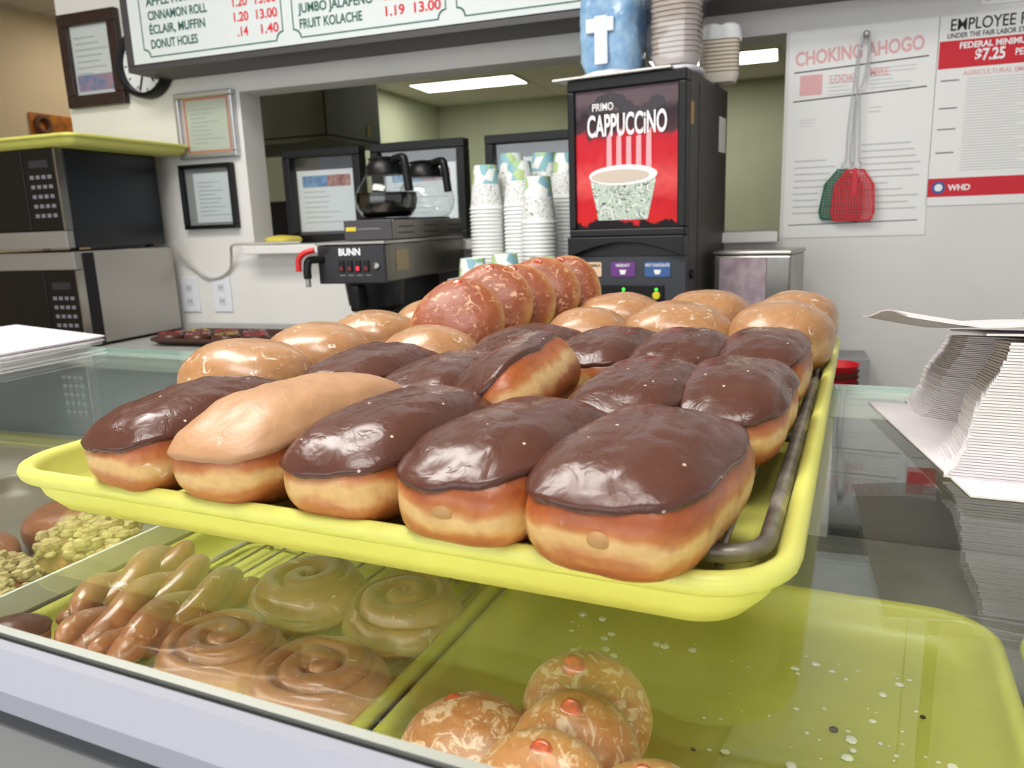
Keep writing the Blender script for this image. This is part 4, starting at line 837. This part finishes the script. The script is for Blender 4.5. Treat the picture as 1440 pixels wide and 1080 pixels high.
# ------------------------------------------------------------------ steel box right of the machine
e = empty('steel_dispenser', WP(-.085, .25, .921), A-.21, 'stainless steel box with a pinkish sheet on its front, right of the drink machine', 'steel box')
obj('housing', box(-.06, .112, 0, .15, 0, .222), steel, e, bevel=.004); obj('lid', box(-.062, .114, -.003, .152, .2225, .232), steel, e, bevel=.003)
obj('front_sheet', box(-.045, .06, -.003, -.001, .05, .218), mat('mauve_sheet', (190, 172, 178), .5, var=.3, vscale=40, rgb2=(160, 140, 150)), e)
# baskets at the back right of the case
for k, (c, lab) in enumerate((((150, 24, 34), 'bottom'), ((20, 96, 60), 'second'), ((178, 30, 40), 'third'), ((104, 60, 44), 'fourth'), ((196, 30, 40), 'top'))):
    nm = {0: 'lowest dark red', 1: 'green', 2: 'middle red', 3: 'brown', 4: 'topmost bright red'}[k]
    o = obj('food_basket', lathe([(.034, 0), (.038, .002), (.048, .038), (.0495, .040), (.047, .0395), (.036, .004), (.033, .003)], 32), mat('basket_%d' % k, c, .45), loc=WP(.112, .42, .8415+k*.0125), smooth=True, auto=50, label=nm+' plastic basket of the nested stack behind the tray corner', cat='basket', group='nested plastic baskets')
e = empty('utility_cart', WP(.15, .42, 0), A, 'grey utility cart carrying the nested baskets behind the case', 'cart')
obj('top_shelf', box(-.09, .16, -.12, .12, .82, .84), blackm, e, bevel=.003); obj('lower_shelf', box(-.09, .16, -.12, .12, .3, .32), blackm, e)
for x in (-.08, .15):
    for y in (-.11, .11): obj('leg', box(x-.008, x+.008, y-.008, y+.008, 0, .8195), blackm, e)
obj('grey_bin', box(-.05, .045, -.12, 0, 0, .89), mat('block_grey', (150, 151, 154), .5), loc=WP(.166, .004, 0.0005), rot=(0, 0, A), bevel=.004, label='grey bin against the wall behind the nested baskets', cat='bin')
# sprinkled doughnuts on a tray at the back counter, left
tray('serving_tray', .42, .22, .022, .03, WP(-1.72, .36, .944), A, 'dark tray of sprinkled doughnuts on the back counter before the wall', mat('dark_tray', (74, 48, 40), .4))
r = random.Random(9)
for k in range(7):
    s = -1.675+.05*k; o = .25 if k % 2 else .31
    q = empty('sprinkled_doughnut', WP(s, o, .927), A, 'chocolate doughnut with coloured sprinkles on the dark tray behind the case', 'doughnut', 'sprinkled doughnuts on the dark tray')
    tor = rows([[((.024+.013*cos(p))*cos(t), (.024+.013*cos(p))*sin(t), .0135+.013*sin(p)) for p in [2*pi*a/12 for a in range(12)]] for t in [2*pi*b_/24 for b_ in range(25)]], True, False, False)
    obj('ring', tor, MATS['chocolate_icing'], q, smooth=True)
    obj('sprinkles', join(*[([(p[0]+(.024+.006*cos(a))*cos(t), p[1]+(.024+.006*cos(a))*sin(t), p[2]+.0265) for p in b_[0]], b_[1]) for t, a, b_ in [(r.uniform(0, 6.28), r.uniform(0, 3), box(-.002, .002, -.001, .001, 0, .0015)) for _ in range(26)]]), mat('sprinkle_mix_%d' % (k % 3), ((206, 60, 70), (220, 190, 80), (196, 130, 140))[k % 3], .5), q, kind='stuff')

# ------------------------------------------------------------------ kitchen beyond the opening
e = empty('exhaust_hood', WP(-2.45, -1.0, 1.62), A, 'dark steel exhaust hood in the kitchen at the left of the opening', 'exhaust hood')
hd = mat('hood_steel', (96, 100, 88), .4, .7, var=.2, vscale=3)
obj('canopy', box(-.7, .54, 0, .5, .02, .55), hd, e, bevel=.008); obj('lip', box(-.71, .546, -.008, .506, -.004, .0195), hd, e, bevel=.003); obj('tag', box(.541, .5418, .36, .39, .045, .10), mat('label_yellow', (206, 190, 50), .5), e); obj('duct', box(-.5, .1, .1, .4, .551, .979), hd, e)
e = empty('kitchen_range', WP(-2.45, -1.2, 0), A, 'dark stove and shelf below the exhaust hood', 'stove')
obj('body', box(-.55, .45, 0, .85, 0, .92), dsteel, e, bevel=.01); obj('back_shelf', box(-.55, .45, .6, .85, .921, 1.40), blackm, e); obj('pot', lathe([(.11, 0), (.12, .02), (.12, .18), (.125, .185)], 24), mat('pot_dark', (60, 56, 52), .4, .5), e, loc=(.18, .3, .921), smooth=True, auto=40)

# ------------------------------------------------------------------ lettering becomes plain mesh
dg = bpy.context.evaluated_depsgraph_get()
for o in [o for o in S.objects if o.type == 'FONT']:
    me = bpy.data.meshes.new_from_object(o.evaluated_get(dg)); n = bpy.data.objects.new('lettering', me); COL.objects.link(n)
    n.parent = o.parent; n.location = o.location; n.rotation_euler = o.rotation_euler; n.scale = o.scale
    bpy.data.objects.remove(o)
